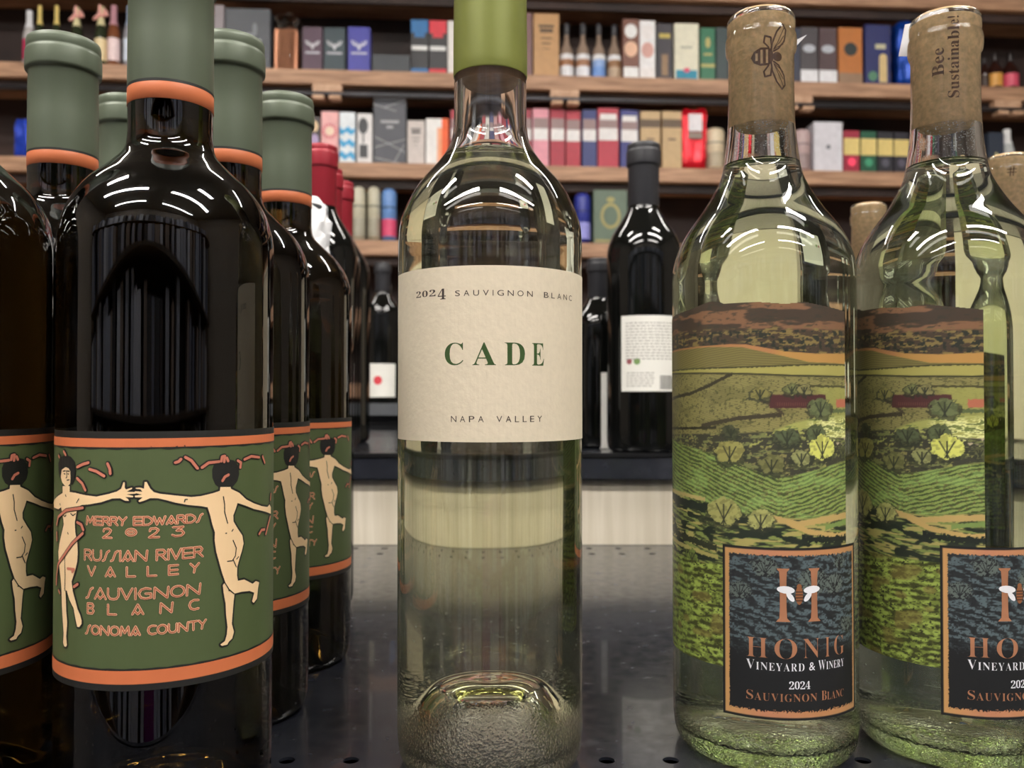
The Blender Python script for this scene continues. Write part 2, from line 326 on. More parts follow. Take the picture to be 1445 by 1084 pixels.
# ---------------------------------------------------------------- goods on the wall shelving
ITEMS=[
 ('champ', 1, -2.456, 0.062, 0.283, ((225, 225, 230), (200, 60, 100), (230, 225, 225)), 'white-capped sparkling bottle with pink label at the far left of the top shelf'),
 ('champ', 1, -2.401, 0.041, 0.306, ((225, 200, 120), (60, 40, 40), (60, 40, 40)), 'gold-capped sparkling bottle beside the pink-labelled one on the top shelf'),
 ('champ', 1, -2.318, 0.041, 0.309, ((225, 200, 120), (60, 40, 40), (60, 40, 40)), 'gold-capped sparkling bottle left of the ribboned bottles on the top shelf'),
 ('ribbon', 1, -2.222, 0.059, 0.304, ((215, 205, 160), (60, 40, 40), (235, 170, 160)), 'gold-topped bottle with one pink ribbon bow behind the green capsule'),
 ('ribbon', 1, -2.102, 0.062, 0.315, ((215, 205, 160), (225, 205, 160), (235, 170, 160)), 'cream-labelled bottle with a large pink ribbon bow on the top shelf'),
 ('champ', 1, -2.039, 0.062, 0.321, ((190, 140, 150), (240, 215, 215), (150, 90, 60)), 'rose bottle with a pale pink square label on the top shelf'),
 ('champ', 1, -1.99, 0.035, 0.293, ((200, 150, 160), (230, 190, 190), (150, 90, 60)), 'pink-capped bottle half hidden behind the pale pink label'),
 ('champ', 1, -1.96, 0.059, 0.32, ((150, 165, 190), (215, 225, 240), (190, 190, 200)), 'white and blue labelled bottle next to the front green capsule'),
 ('box', 1, -1.503, 0.049, 0.33, ((140, 130, 135), 'plain'), 'tall mauve grey carton left of the large slate box'),
 ('box', 1, -1.358, 0.225, 0.316, ((62, 66, 74), 'slate'), 'large slate grey gift box with a pale stag figure'),
 ('wrap', 1, -1.168, 0.118, 0.307, ((205, 140, 105),), 'copper gift box gathered in clear cellophane'),
 ('box', 1, -1.03, 0.101, 0.23, ((72, 42, 64), 'antler'), 'burgundy box with white antler emblem'),
 ('box', 1, -0.918, 0.108, 0.23, ((32, 54, 62), 'antler'), 'dark green box with white antler emblem'),
 ('box', 1, -0.792, 0.112, 0.237, ((62, 62, 160), 'antler'), 'blue box with white antler emblem'),
 ('box', 1, -0.628, 0.193, 0.097, ((48, 54, 60), 'plain'), 'low dark slate box lying right of the blue antler box'),
 ('box', 1, -0.48, 0.088, 0.283, ((18, 18, 24), 'cap', (40, 110, 170)), 'black carton with a blue top and base'),
 ('box', 1, -0.385, 0.088, 0.282, ((18, 18, 24), 'cap', (215, 50, 65)), 'black carton with a red top and base'),
 ('box', 1, -0.315, 0.037, 0.284, ((225, 222, 218), 'plain'), 'white carton half hidden by the green capsule of the centre bottle'),
 ('box', 1, 0.078, 0.059, 0.337, ((120, 85, 85), 'plain'), 'dull rose carton half hidden right of the green capsule'),
 ('box', 1, 0.183, 0.134, 0.336, ((190, 145, 95), 'print'), 'tall tan wooden gift box with dark lettering'),
 ('spirit', 1, 0.295, 0.075, 0.298, ((60, 60, 65), (160, 110, 75), (235, 235, 240)), 'first clear spirit bottle with white base label from the tan box'),
 ('spirit', 1, 0.382, 0.075, 0.301, ((60, 60, 65), (165, 120, 90), (235, 235, 240)), 'second clear spirit bottle with white base label from the tan box'),
 ('spirit', 1, 0.467, 0.071, 0.3, ((60, 60, 65), (150, 180, 230), (120, 160, 225)), 'spirit bottle with sky blue label'),
 ('spirit', 1, 0.55, 0.072, 0.298, ((60, 60, 65), (150, 110, 75), (190, 165, 140)), 'spirit bottle with faded amber label, rightmost of its row'),
 ('box', 1, 0.633, 0.087, 0.32, ((120, 75, 60), 'spots', (235, 190, 160), (240, 240, 240)), 'brown carton with peach and white round shapes'),
 ('box', 1, 0.722, 0.083, 0.315, ((240, 238, 240), 'spots', (215, 165, 155), (240, 235, 235)), 'white carton with a blush round picture'),
 ('box', 1, 0.814, 0.084, 0.302, ((42, 36, 46), 'dark', (200, 180, 90)), 'dark carton with yellow lettering and a small golden window'),
 ('box', 1, 0.932, 0.13, 0.306, ((232, 228, 205), 'teal', (30, 140, 170)), 'cream carton with teal base and red seal'),
 ('box', 1, 1.047, 0.077, 0.286, ((30, 110, 75), 'gold', (190, 180, 110)), 'green carton with gold crest and gold stripe'),
 ('box', 1, 1.124, 0.061, 0.289, ((25, 50, 52), 'plain'), 'dark teal carton left of the corked bottle neck'),
 ('box', 1, 1.53, 0.039, 0.3, ((30, 36, 60), 'plain'), 'narrow navy carton right of the bee-printed cork'),
 ('box', 1, 1.6, 0.094, 0.306, ((62, 55, 60), 'oval', (190, 195, 205), (235, 235, 240)), 'grey-brown carton with silver oval and white base'),
 ('box', 1, 1.704, 0.098, 0.305, ((72, 48, 52), 'oval', (190, 195, 205), (235, 235, 240)), 'maroon carton with silver oval and white base'),
 ('box', 1, 1.829, 0.13, 0.309, ((190, 115, 50), 'disc', (35, 45, 45)), 'orange wooden carton with black round seal'),
 ('box', 1, 1.981, 0.142, 0.329, ((32, 40, 100), 'tower', (220, 195, 140)), 'navy carton with a gold tower picture'),
 ('bag', 1, 2.137, 0.083, 0.353, ((20, 70, 170),), 'blue foil bag beside the second corked neck'),
 ('small', 1, 2.593, 0.048, 0.179, ((30, 22, 22), (40, 30, 28), (60, 40, 30)), 'unlabelled dark miniature bottle at the left of the miniatures'),
 ('small', 1, 2.662, 0.08, 0.208, ((30, 22, 22), (40, 30, 28), (225, 165, 80)), 'miniature dark bottle with yellow label'),
 ('small', 1, 2.752, 0.085, 0.211, ((30, 22, 22), (40, 30, 28), (215, 85, 110)), 'miniature dark bottle with pink label'),
 ('bag', 2, -2.478, 0.065, 0.195, ((40, 70, 190),), 'blue foil bag at the far left of the middle shelf'),
 ('box', 2, -2.093, 0.031, 0.308, ((215, 205, 150), 'plain'), 'narrow cream carton behind the left green capsule'),
 ('box', 2, -2.051, 0.045, 0.335, ((70, 130, 100), 'plain'), 'sea green carton behind the left green capsule'),
 ('box', 2, -1.017, 0.05, 0.238, ((70, 60, 62), 'spots', (170, 150, 190), (220, 190, 150)), 'dark floral carton left of the pink sunburst carton'),
 ('box', 2, -0.941, 0.086, 0.269, ((235, 175, 175), 'sun', (240, 215, 190)), 'pink carton with sunburst disc'),
 ('box', 2, -0.851, 0.079, 0.267, ((225, 232, 238), 'waves', (70, 165, 215)), 'white carton with blue waves'),
 ('box', 2, -0.762, 0.076, 0.262, ((225, 222, 222), 'ink', (60, 62, 66)), 'white carton with grey ink drawing'),
 ('box', 2, -0.633, 0.167, 0.346, ((72, 74, 82), 'lines', (165, 165, 170)), 'large charcoal carton crossed by pale lines'),
 ('box', 2, -0.498, 0.088, 0.231, ((205, 195, 190), 'print'), 'greige carton right of the charcoal carton'),
 ('box', 2, -0.388, 0.117, 0.244, ((235, 232, 230), 'orange', (235, 95, 40)), 'white carton fading to orange edge'),
 ('box', 2, -0.276, 0.084, 0.291, ((170, 45, 60), 'band', (230, 225, 225)), 'red carton seen behind the left of the clear glass neck'),
 ('box', 2, -0.182, 0.088, 0.286, ((220, 215, 210), 'print'), 'pale carton seen behind the clear glass neck'),
 ('box', 2, -0.08, 0.092, 0.299, ((60, 60, 110), 'band', (230, 225, 225)), 'indigo carton seen behind the clear glass neck'),
 ('box', 2, 0.019, 0.081, 0.294, ((200, 150, 150), 'print'), 'rosy carton seen behind the right of the clear glass neck'),
 ('box', 2, 0.086, 0.037, 0.303, ((150, 30, 55), 'band', (230, 225, 225)), 'narrow wine-red carton left of the pink banded carton'),
 ('box', 2, 0.153, 0.082, 0.308, ((225, 150, 165), 'band', (232, 228, 228)), 'pink carton with white and grey band'),
 ('box', 2, 0.242, 0.075, 0.307, ((165, 30, 55), 'band', (232, 228, 228)), 'dark red carton with white band, first right of the pink carton'),
 ('box', 2, 0.325, 0.075, 0.301, ((172, 32, 55), 'band', (232, 228, 228)), 'dark red carton with white band, left of a navy one'),
 ('box', 2, 0.411, 0.075, 0.307, ((35, 45, 110), 'band', (232, 228, 228)), 'navy carton with low white band between two red cartons'),
 ('box', 2, 0.511, 0.109, 0.32, ((178, 35, 60), 'band2', (232, 228, 228)), 'wide red carton with two white panels'),
 ('box', 2, 0.624, 0.094, 0.311, ((38, 42, 120), 'band2', (232, 228, 228)), 'navy carton with two white panels'),
 ('box', 2, 0.736, 0.106, 0.306, ((196, 165, 120), 'kraft', (95, 75, 55)), 'kraft carton with brown band above the dark bottle cap'),
 ('box', 2, 0.852, 0.103, 0.309, ((196, 165, 120), 'kraft', (95, 75, 55)), 'kraft carton with brown band left of the red foil pack'),
 ('foil', 2, 0.974, 0.126, 0.327, ((215, 20, 40),), 'bright red foil-wrapped pack with white tag'),
 ('tube', 2, 1.097, 0.103, 0.235, ((222, 205, 175),), 'cream rounded canister beside the corked neck'),
 ('tube', 2, 1.574, 0.093, 0.237, ((190, 165, 165),), 'mauve grey rounded canister right of the bee-printed cork'),
 ('box', 2, 1.703, 0.156, 0.271, ((218, 216, 224), 'dot', (120, 120, 130)), 'tall white carton with a tiny centre mark'),
 ('box', 2, 1.832, 0.086, 0.227, ((160, 38, 62), 'belt', (228, 205, 130)), 'crimson carton with yellow belt'),
 ('box', 2, 1.926, 0.086, 0.225, ((30, 85, 62), 'belt', (228, 205, 130)), 'green carton with yellow belt'),
 ('box', 2, 2.019, 0.083, 0.224, ((42, 42, 50), 'belt', (228, 205, 130)), 'black carton with yellow belt beside the green one'),
 ('box', 2, 2.109, 0.083, 0.222, ((44, 42, 52), 'belt', (228, 205, 130)), 'black carton with yellow belt beside the corked neck'),
 ('box', 2, 2.641, 0.088, 0.233, ((50, 58, 72), 'dot', (220, 210, 150)), 'slate blue carton right of the second corked neck'),
 ('champ', 2, 2.727, 0.076, 0.261, ((235, 235, 235), (20, 90, 70), (235, 240, 240)), 'white-capped bottle with green base at the right edge'),
 ('tube', 3, -0.794, 0.068, 0.287, ((205, 200, 180),), 'cream canister nearest the red capsules'),
 ('tube', 3, -0.716, 0.065, 0.288, ((200, 195, 172),), 'cream canister beside the multicoloured one'),
 ('tube', 3, -0.638, 0.076, 0.279, ((110, 150, 210), (220, 80, 120)), 'blue and pink multicoloured canister'),
 ('tube', 3, 0.379, 0.086, 0.273, ((52, 60, 150), (150, 150, 220)), 'indigo rounded canister right of the centre bottle'),
 ('box', 3, 0.522, 0.177, 0.286, ((92, 110, 92), 'crest', (165, 155, 95)), 'wide sage green carton with gold crest'),
 ('box', 3, 0.639, 0.041, 0.281, ((25, 85, 78), 'plain'), 'narrow teal carton behind the dark bottle neck'),
 ('champ', 3, -0.448, 0.077, 0.245, ((60, 60, 60), (60, 90, 60), (225, 220, 200)), 'green bottle on the lower shelf seen through the left of the centre bottle'),
 ('box', 3, -0.332, 0.125, 0.265, ((190, 120, 80), 'print'), 'terracotta carton seen through the centre bottle'),
 ('box', 3, -0.185, 0.125, 0.26, ((215, 205, 180), 'print'), 'ivory carton seen through the centre bottle'),
 ('box', 3, -0.018, 0.126, 0.263, ((150, 40, 50), 'band', (230, 225, 220)), 'red carton seen through the centre bottle'),
 ('box', 3, 0.167, 0.164, 0.273, ((60, 80, 60), 'crest', (165, 155, 95)), 'dark green carton seen through the centre bottle'),
 ('champ', 4, -0.669, 0.083, 0.23, ((40, 60, 45), (40, 55, 45), (225, 225, 220)), 'green bottle with white label on the lowest visible shelf'),
]

def plate(name, t, x0, x1, z0, z1, y, m): return obj(name, bx(x0, x1, y-.0012, y+.0005, z0, z1), m, t)
def antler(t, w, h, y):
    k = w*.33; bm = bmesh.new()
    def seg(pts, wd):
        for a, b in zip(pts[:-1], pts[1:]):
            d = Vector((b[0]-a[0], b[1]-a[1])); n = Vector((-d.y, d.x)).normalized()*wd/2
            q = [(a[0]+n.x, a[1]+n.y), (a[0]-n.x, a[1]-n.y), (b[0]-n.x, b[1]-n.y), (b[0]+n.x, b[1]+n.y)]
            lo = [bm.verts.new((p[0], y-.001, p[1])) for p in q]; hi = [bm.verts.new((p[0], y+.0005, p[1])) for p in q]
            bm.faces.new(lo); bm.faces.new(hi)
            for i in range(4): bm.faces.new((lo[i], lo[(i+1) % 4], hi[(i+1) % 4], hi[i]))
    c = h*.6
    for s in (-1, 1):
        seg([(0, c-k*.4), (s*k*.35, c), (s*k*.9, c+k*.15), (s*k, c+k*.65)], k*.16)
        seg([(s*k*.35, c), (s*k*.3, c+k*.35)], k*.13); seg([(s*k*.65, c+k*.08), (s*k*.62, c+k*.55)], k*.13)
        seg([(s*k*.3, c), (s*k*.62, c-k*.12)], k*.14)
    seg([(0, c+k*.1), (0, c-k*.65)], k*.34)
    obj('antler_emblem', bm, cmat((225, 225, 232)), t)
    obj('print_bar', bx(-w*.36, w*.36, y-.001, y+.0005, h*.40, h*.44), cmat((200, 200, 210)), t)
def ell(bm, cx, cz, rx, rz, y0, y1, n=20):
    a = [bm.verts.new((cx+rx*math.cos(2*PI*i/n), y0, cz+rz*math.sin(2*PI*i/n))) for i in range(n)]
    b = [bm.verts.new((v.co.x, y1, v.co.z)) for v in a]
    bm.faces.new(a); bm.faces.new(b)
    for i in range(n): bm.faces.new((a[i], a[(i+1) % n], b[(i+1) % n], b[i]))
def disc(name, t, cx, cz, rx, rz, y, m):
    bm = bmesh.new(); ell(bm, cx, cz, rx, rz, y-.0012, y+.0005); return obj(name, bm, m, t)
NAMES = {'box': ('carton', 'box'), 'champ': ('sparkling_bottle', 'bottle'), 'ribbon': ('ribboned_bottle', 'bottle'), 'wrap': ('wrapped_gift', 'gift box'),
         'spirit': ('spirit_bottle', 'bottle'), 'bag': ('foil_bag', 'bag'), 'small': ('miniature_bottle', 'bottle'), 'foil': ('foil_pack', 'gift box'), 'tube': ('canister', 'canister')}
GRP = {1: 'goods on the top visible shelf', 2: 'goods on the middle shelf', 3: 'goods on the lower shelf', 4: 'goods on the lowest visible shelf'}
clearm = glass('thin_clear_glass', 1.45, tint=(.95, .96, .95))
def crumple(bm, amt, seed, sc=40, zmin=-9):
    for v in bm.verts:
        if v.co.z < zmin: continue
        p = v.co*sc
        from mathutils import noise
        d = noise.noise_vector(p+Vector((seed, 0, 0)))*amt; v.co += d
for kind, si, s, w_, h, args, label in ITEMS:
    nm, cat = NAMES[kind]
    dep = min(max(w_, .06), .1) if kind == 'box' else w_
    yo = .03+dep/2
    if 'half hidden behind the pale pink' in label: yo += .13
    if 'pink-capped bottle' in label: h += .02
    t = thing(nm, label, cat, wp(s, yo, SHELF_H[si]), TH, GRP[si])
    y = -dep/2
    if kind == 'box':
        col, pat = args[0], args[1]
        obj('carton_body', bx(-w_/2, w_/2, -dep/2, dep/2, 0, h, bev=.0015), cmat(col, .45), t)
        a2 = args[2] if len(args) > 2 else (200, 200, 200)
        m2 = cmat(a2, .5)
        if pat == 'antler': antler(t, w_, h, y)
        elif pat == 'slate':
            disc('stag_figure', t, .035, h*.66, .012, .035, y, cmat((120, 124, 130))); disc('stag_figure', t, .01, h*.57, .022, .012, y, cmat((120, 124, 130)))
            plate('print_bar', t, .03, .065, h*.42, h*.5, y, cmat((190, 195, 190)))
        elif pat == 'cap':
            plate('top_band', t, -w_/2, w_/2, h*.76, h, y, m2); plate('top_band', t, -w_*.3, w_*.3, h*.68, h*.77, y-.0005, m2)
            plate('base_band', t, -w_/2, w_/2, 0, h*.1, y, m2); plate('print_bar', t, -w_*.46, w_*.46, h*.44, h*.52, y, cmat((225, 225, 225)))
        elif pat == 'print':
            dk = cmat([c*.45 for c in col])
            for q, (a, b) in enumerate(((.78, .82), (.70, .76), (.60, .62), (.52, .54), (.44, .45))): plate('print_bar', t, -w_*(.3-.04*q), w_*(.3-.04*q), h*a, h*b, y, dk)
        elif pat == 'spots':
            disc('round_picture', t, 0, h*.8, w_*.38, h*.12, y, cmat(args[3])); disc('round_picture', t, 0, h*.5, w_*.4, h*.13, y, m2)
            plate('base_band', t, -w_*.45, w_*.45, h*.02, h*.2, y, cmat(args[3]))
        elif pat == 'dark':
            plate('print_bar', t, -w_*.35, w_*.35, h*.74, h*.82, y, m2); plate('window', t, -w_*.2, w_*.2, h*.08, h*.45, y, cmat((150, 120, 90)))
        elif pat == 'teal':
            plate('base_band', t, -w_*.44, w_*.44, h*.01, h*.18, y, m2); disc('seal', t, 0, h*.18, w_*.13, w_*.1, y-.001, cmat((215, 80, 110))); plate('print_bar', t, -w_*.25, w_*.25, h*.56, h*.6, y, cmat((180, 180, 160)))
        elif pat == 'gold':
            disc('crest', t, 0, h*.72, w_*.18, h*.1, y, m2); plate('gold_band', t, -w_/2, w_/2, h*.26, h*.32, y, m2); plate('print_bar', t, -w_*.3, w_*.3, h*.48, h*.52, y, m2)
        elif pat == 'oval':
            disc('oval_label', t, 0, h*.62, w_*.36, h*.07, y, m2); plate('white_base', t, -w_/2, w_/2, -.0, h*.24, y-.002, cmat(args[3]))
        elif pat == 'disc': disc('round_seal', t, 0, h*.62, w_*.28, w_*.28, y, m2); plate('base_band', t, -w_/2, w_/2, 0, h*.2, y, cmat((150, 120, 95)))
        elif pat == 'tower':
            plate('tower_picture', t, w_*.05, w_*.35, h*.05, h*.45, y, m2); disc('tower_top', t, w_*.2, h*.46, w_*.15, h*.06, y-.0003, m2); disc('green_patch', t, -w_*.2, h*.15, w_*.18, h*.08, y, cmat((90, 140, 110))); plate('print_bar', t, -w_*.1, w_*.3, h*.6, h*.68, y, cmat((210, 205, 170)))
        elif pat == 'sun':
            for q in range(14):
                an = 2*PI*q/14; bm = bmesh.new(); r1, r2 = w_*.28, w_*.47
                vs = [(r1*math.cos(an-.08), r1*math.sin(an-.08)), (r2*math.cos(an-.12), r2*math.sin(an-.12)), (r2*math.cos(an+.12), r2*math.sin(an+.12)), (r1*math.cos(an+.08), r1*math.sin(an+.08))]
                f = bm.faces.new([bm.verts.new((a, y-.001, h*.62+b)) for a, b in vs]); obj('sun_ray', bm, cmat((205, 80, 90)), t)
            disc('sun_disc', t, 0, h*.62, w_*.26, w_*.26, y, m2); plate('base_band', t, -w_/2, w_/2, 0, h*.16, y, cmat((215, 110, 130)))
        elif pat == 'waves':
            for q, a in enumerate((.12, .36, .6)):
                bm = bmesh.new(); n = 12; top = [(-w_/2+w_*i/n, h*a+h*.09+h*.03*math.sin(i*.9+q)) for i in range(n+1)]; bot = [(-w_/2+w_*i/n, h*a-h*.02+h*.03*math.sin(i*.9+q+1)) for i in range(n+1)]
                vs = [bm.verts.new((p[0], y-.001, p[1])) for p in top]; vb = [bm.verts.new((p[0], y-.001, p[1])) for p in bot]
                for i in range(n): bm.faces.new((vs[i], vs[i+1], vb[i+1], vb[i]))
                obj('wave_band', bm, m2, t)
        elif pat == 'ink':
            disc('ink_tree', t, -w_*.1, h*.75, w_*.33, h*.16, y, m2); plate('ink_trunk', t, -w_*.14, -w_*.04, h*.4, h*.62, y, m2); plate('ink_block', t, -w_*.35, w_*.2, h*.12, h*.38, y, m2)
        elif pat == 'lines':
            for (ax, az, b_, bz) in ((-.5, .42, .5, .18), (-.5, .25, .5, .38), (-.5, .1, .3, .02), (-.2, .85, .5, .97), (.1, 0, .45, .3), (-.5, .9, .2, .8)):
                bm = bmesh.new(); d = Vector(((b_-ax)*w_, (bz-az)*h)); n = Vector((-d.y, d.x)).normalized()*.002
                bm.faces.new([bm.verts.new(p) for p in ((ax*w_+n.x, y-.001, az*h+n.y), (ax*w_-n.x, y-.001, az*h-n.y), (b_*w_-n.x, y-.001, bz*h-n.y), (b_*w_+n.x, y-.001, bz*h+n.y))])
                obj('pale_line', bm, m2, t)
            plate('print_bar', t, -w_*.28, w_*.28, h*.62, h*.66, y, m2); plate('print_bar', t, -w_*.1, w_*.1, h*.54, h*.58, y, m2)
        elif pat == 'orange':
            plate('orange_side', t, w_*.2, w_/2, 0, h, y, m2); plate('orange_blush', t, w_*.0, w_*.2, 0, h*.8, y, cmat((238, 165, 125)))
        elif pat in ('band', 'band2'):
            plate('white_label', t, -w_*.46, w_*.46, h*.46, h*.66, y, m2); plate('grey_band', t, -w_*.46, w_*.46, h*.66, h*.84, y, cmat((150, 125, 125)))
            if pat == 'band2': plate('white_label', t, -w_*.4, w_*.4, h*.8, h*.9, y-.0005, m2)
        elif pat == 'kraft': plate('brown_band', t, -w_/2, w_/2, h*.72, h*.86, y, m2); plate('print_bar', t, -w_*.2, w_*.2, h*.5, h*.53, y, m2)
        elif pat == 'dot': disc('centre_mark', t, 0, h*.5, w_*.08, w_*.08, y, m2)
        elif pat == 'belt': plate('yellow_belt', t, -w_/2, w_/2, h*.42, h*.82, y, m2); disc('crest', t, 0, h*.25, w_*.25, h*.1, y, cmat([c*1.6+20 for c in col]))
        elif pat == 'crest': disc('gold_crest', t, 0, h*.52, w_*.3, h*.24, y, m2); disc('crest_field', t, 0, h*.52, w_*.22, h*.18, y-.0005, cmat(col)); plate('gold_border', t, -w_*.47, w_*.47, h*.04, h*.08, y, m2); disc('gold_crest', t, 0, h*.82, w_*.12, h*.05, y, m2)
    elif kind in ('champ', 'ribbon', 'small', 'spirit'):
        R = w_/2
        if kind == 'small': pr = [(0, .0), (R*.9, 0), (R, R*.1), (R, h*.48), (R*.9, h*.58), (R*.45, h*.7), (R*.3, h*.76), (R*.28, h), (0, h)]
        elif kind == 'spirit': pr = [(0, .0), (R*.9, 0), (R, R*.1), (R, h*.42), (R*.85, h*.53), (R*.45, h*.64), (R*.34, h*.72), (R*.34, h), (0, h)]
        else: pr = [(0, .0), (R*.9, 0), (R, R*.1), (R, h*.5), (R*.9, h*.6), (R*.55, h*.72), (R*.42, h*.8), (R*.4, h), (0, h)]
        gcol = {'small': (46, 22, 18), 'spirit': (150, 130, 115)}.get(kind, (46, 52, 36))
        if kind != 'spirit' and args[2][0] > 140 and kind == 'champ': gcol = tuple(int(c*.8) for c in args[2])
        obj('bottle_glass', lt(pr, 24), mat('far_glass_%d_%d' % (gcol[0], gcol[2]), gcol, .08), t, True)
        cap0 = {'small': .78, 'spirit': .8}.get(kind, .68)
        cr = {'small': R*.36, 'spirit': R*.4}.get(kind, R*.5)
        obj('capsule', lt([(cr*(1.5 if kind in ('champ', 'ribbon') else 1), h*cap0), (cr, h*(cap0+.1)), (cr, h*.99), (cr*.9, h*1.003), (0, h*1.003)], 20), cmat(args[0], .4), t, True)
        lab = args[1]
        if kind == 'spirit':
            obj('shoulder_label', lt([(R*1.01, h*.34), (R*1.01, h*.43)], 24), cmat((225, 225, 228)), t, True)
            obj('base_label', lt([(R*1.01, h*.03), (R*1.01, h*.22)], 24), cmat(args[2]), t, True)
            obj('front_label', lt([(R*1.012, h*.22), (R*1.012, h*.34)], 24), cmat(lab), t, True)
        elif kind == 'small': obj('front_label', lt([(R*1.01, h*.08), (R*1.01, h*.42)], 24), cmat(args[2]), t, True)
        else: obj('front_label', lt([(R*1.01, h*.1), (R*1.01, h*.46)], 24), cmat(lab), t, True)
        if kind == 'ribbon':
            for a in (-.6, .2, 1.0):
                bm = bmesh.new(); bmesh.ops.create_uvsphere(bm, u_segments=10, v_segments=7, radius=1, matrix=Matrix.Translation((a*R*.9, -R*.5, h*(.84+.05*a))) @ Matrix.Rotation(a, 4, 'Y') @ Matrix.Diagonal((R*.8, R*.3, R*.32, 1)))
                obj('ribbon_loop', bm, cmat(args[2], .35), t, True)
            bm = bx(-R*.25, R*.2, -R*.6, -R*.45, h*.86, h*1.02); crumple(bm, .006, 2); obj('ribbon_tail', bm, cmat(args[2], .35), t)
    elif kind == 'tube':
        R = w_/2; obj('canister_body', lt([(0, 0), (R, 0), (R, h*.9), (R*.85, h*.97), (R*.5, h), (0, h)], 28), cmat(args[0], .4), t, True)
        lc = args[1] if len(args) > 1 else tuple(int(c*.82) for c in args[0])
        obj('printed_band', lt([(R*1.01, h*.1), (R*1.01, h*.42)], 28), cmat(lc), t, True)
        obj('printed_band', lt([(R*1.01, h*.62), (R*1.01, h*.66)], 28), cmat(tuple(int(c*.7) for c in args[0])), t, True)
    elif kind in ('bag', 'foil'):
        bm = bmesh.new(); bmesh.ops.create_grid(bm, x_segments=2, y_segments=2, size=.1); bm.clear()
        bm = bx(-w_/2, w_/2, -dep/2, dep/2, 0, h, bev=.006); bmesh.ops.subdivide_edges(bm, edges=bm.edges, cuts=7, use_grid_fill=True)
        crumple(bm, .012, 3, 28, .01); obj('foil_body', bm, mat('foil_%d' % args[0][0], args[0], .25, metal=.35, var=.25, scale=40), t, True)
        if kind == 'foil':
            plate('white_tag', t, -w_*.28, w_*.3, h*.62, h*.9, y-.01, cmat((235, 230, 235))); plate('grey_band', t, -w_*.28, w_*.3, h*.5, h*.6, y-.01, cmat((150, 130, 120)))
    elif kind == 'wrap':
        obj('gift_box', bx(-w_*.48, w_*.48, -dep*.4, dep*.4, 0, h*.72, bev=.003), mat('copper_card', args[0], .4, metal=.3), t)
        bm = bmesh.new(); lathe(bm, [(w_*.54, .004), (w_*.55, h*.3), (w_*.52, h*.7), (w_*.34, h*.82), (w_*.5, h*.95), (w_*.3, h)], 40); crumple(bm, .014, 5, 30, .02)
        obj('cellophane', bm, clearm, t)

# ---------------------------------------------------------------- display gondola the bottles stand on
steel = mat('shelf_black_enamel', (34, 36, 43), .24, var=.2, scale=45, spec=.9, coat=.3)
_nt = steel.node_tree; _b = _nt.nodes['Principled BSDF']     # rubbed, dusty patches in the gloss
_n = _nt.nodes.new('ShaderNodeTexNoise'); _n.inputs['Scale'].default_value = 120; _n.inputs['Detail'].default_value = 8
_tc = [n for n in _nt.nodes if n.type == 'TEX_COORD'][0]; _nt.links.new(_tc.outputs['Object'], _n.inputs['Vector'])
_m = _nt.nodes.new('ShaderNodeMapRange'); _m.inputs[1].default_value = .35; _m.inputs[2].default_value = .75; _m.inputs[3].default_value = .17; _m.inputs[4].default_value = .30
_nt.links.new(_n.outputs[0], _m.inputs[0]); _nt.links.new(_m.outputs[0], _b.inputs['Roughness'])
gon = thing('display_gondola', 'black enamelled shop shelf deck with punched holes that the front bottles stand on', 'shelf', (0, 0, SZ))
def perforated(x0, x1, y0, y1, rows, zt=0, r=.0033, pitch=.0259, ph=.0643):
    bm = bmesh.new(); c = pitch/2; ys = [y0]
    xs = [ph+pitch*k for k in range(-80, 80) if x0+c < ph+pitch*k < x1-c]
    N = 16
    def quad(a, b, c_, d): bm.faces.new([bm.verts.new(p) for p in (a, b, c_, d)])
    cur = y0
    for ry in rows:
        quad((x0, cur, zt), (x1, cur, zt), (x1, ry-c, zt), (x0, ry-c, zt))
        quad((x0, ry-c, zt), (xs[0]-c, ry-c, zt), (xs[0]-c, ry+c, zt), (x0, ry+c, zt))
        quad((xs[-1]+c, ry-c, zt), (x1, ry-c, zt), (x1, ry+c, zt), (xs[-1]+c, ry+c, zt))
        for x in xs:
            ci = [(x+r*math.cos(2*PI*i/N), ry+r*math.sin(2*PI*i/N)) for i in range(N)]
            sq = []
            for i in range(N):
                a = 2*PI*i/N; k = c/max(abs(math.cos(a)), abs(math.sin(a))); sq.append((x+k*math.cos(a), ry+k*math.sin(a)))
            cv = [bm.verts.new((*p, zt)) for p in ci]; sv = [bm.verts.new((*p, zt)) for p in sq]; lv = [bm.verts.new((*p, zt-.0012)) for p in ci]
            for i in range(N):
                j = (i+1) % N; bm.faces.new((cv[i], sv[i], sv[j], cv[j])); bm.faces.new((lv[i], cv[i], cv[j], lv[j]))
        cur = ry+c
    quad((x0, cur, zt), (x1, cur, zt), (x1, y1, zt), (x0, y1, zt))
    bmesh.ops.remove_doubles(bm, verts=bm.verts, dist=1e-6)
    return bm
def raw(name, bm, m, parent):
    me = bpy.data.meshes.new(name)
    for f in bm.faces:
        f.normal_update()
        if f.normal.z < -.5: f.normal_flip()
    bm.to_mesh(me); bm.free(); return link(name, me, m, parent)
raw('shelf_deck', perforated(-.9, .9, .2, .5, (.311, .3465)), steel, gon)
raw('shelf_deck', perforated(-.9, .9, .5, .8455, (.800, .8285), pitch=.0284, ph=.0749), steel, gon)
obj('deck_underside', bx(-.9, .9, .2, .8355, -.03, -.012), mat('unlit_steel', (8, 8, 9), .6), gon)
obj('deck_front_lip', bx(-.9, .9, .192, .2, -.05, .0, bev=.002), steel, gon)
tier = thing('rear_tier', 'raised black-edged rear tier on a pale wooden riser board', 'shelf', (0, .85, SZ))
pale = wood('pale_laminate', (196, 186, 166), (214, 205, 188), (14, 14, .7), 9, .45)
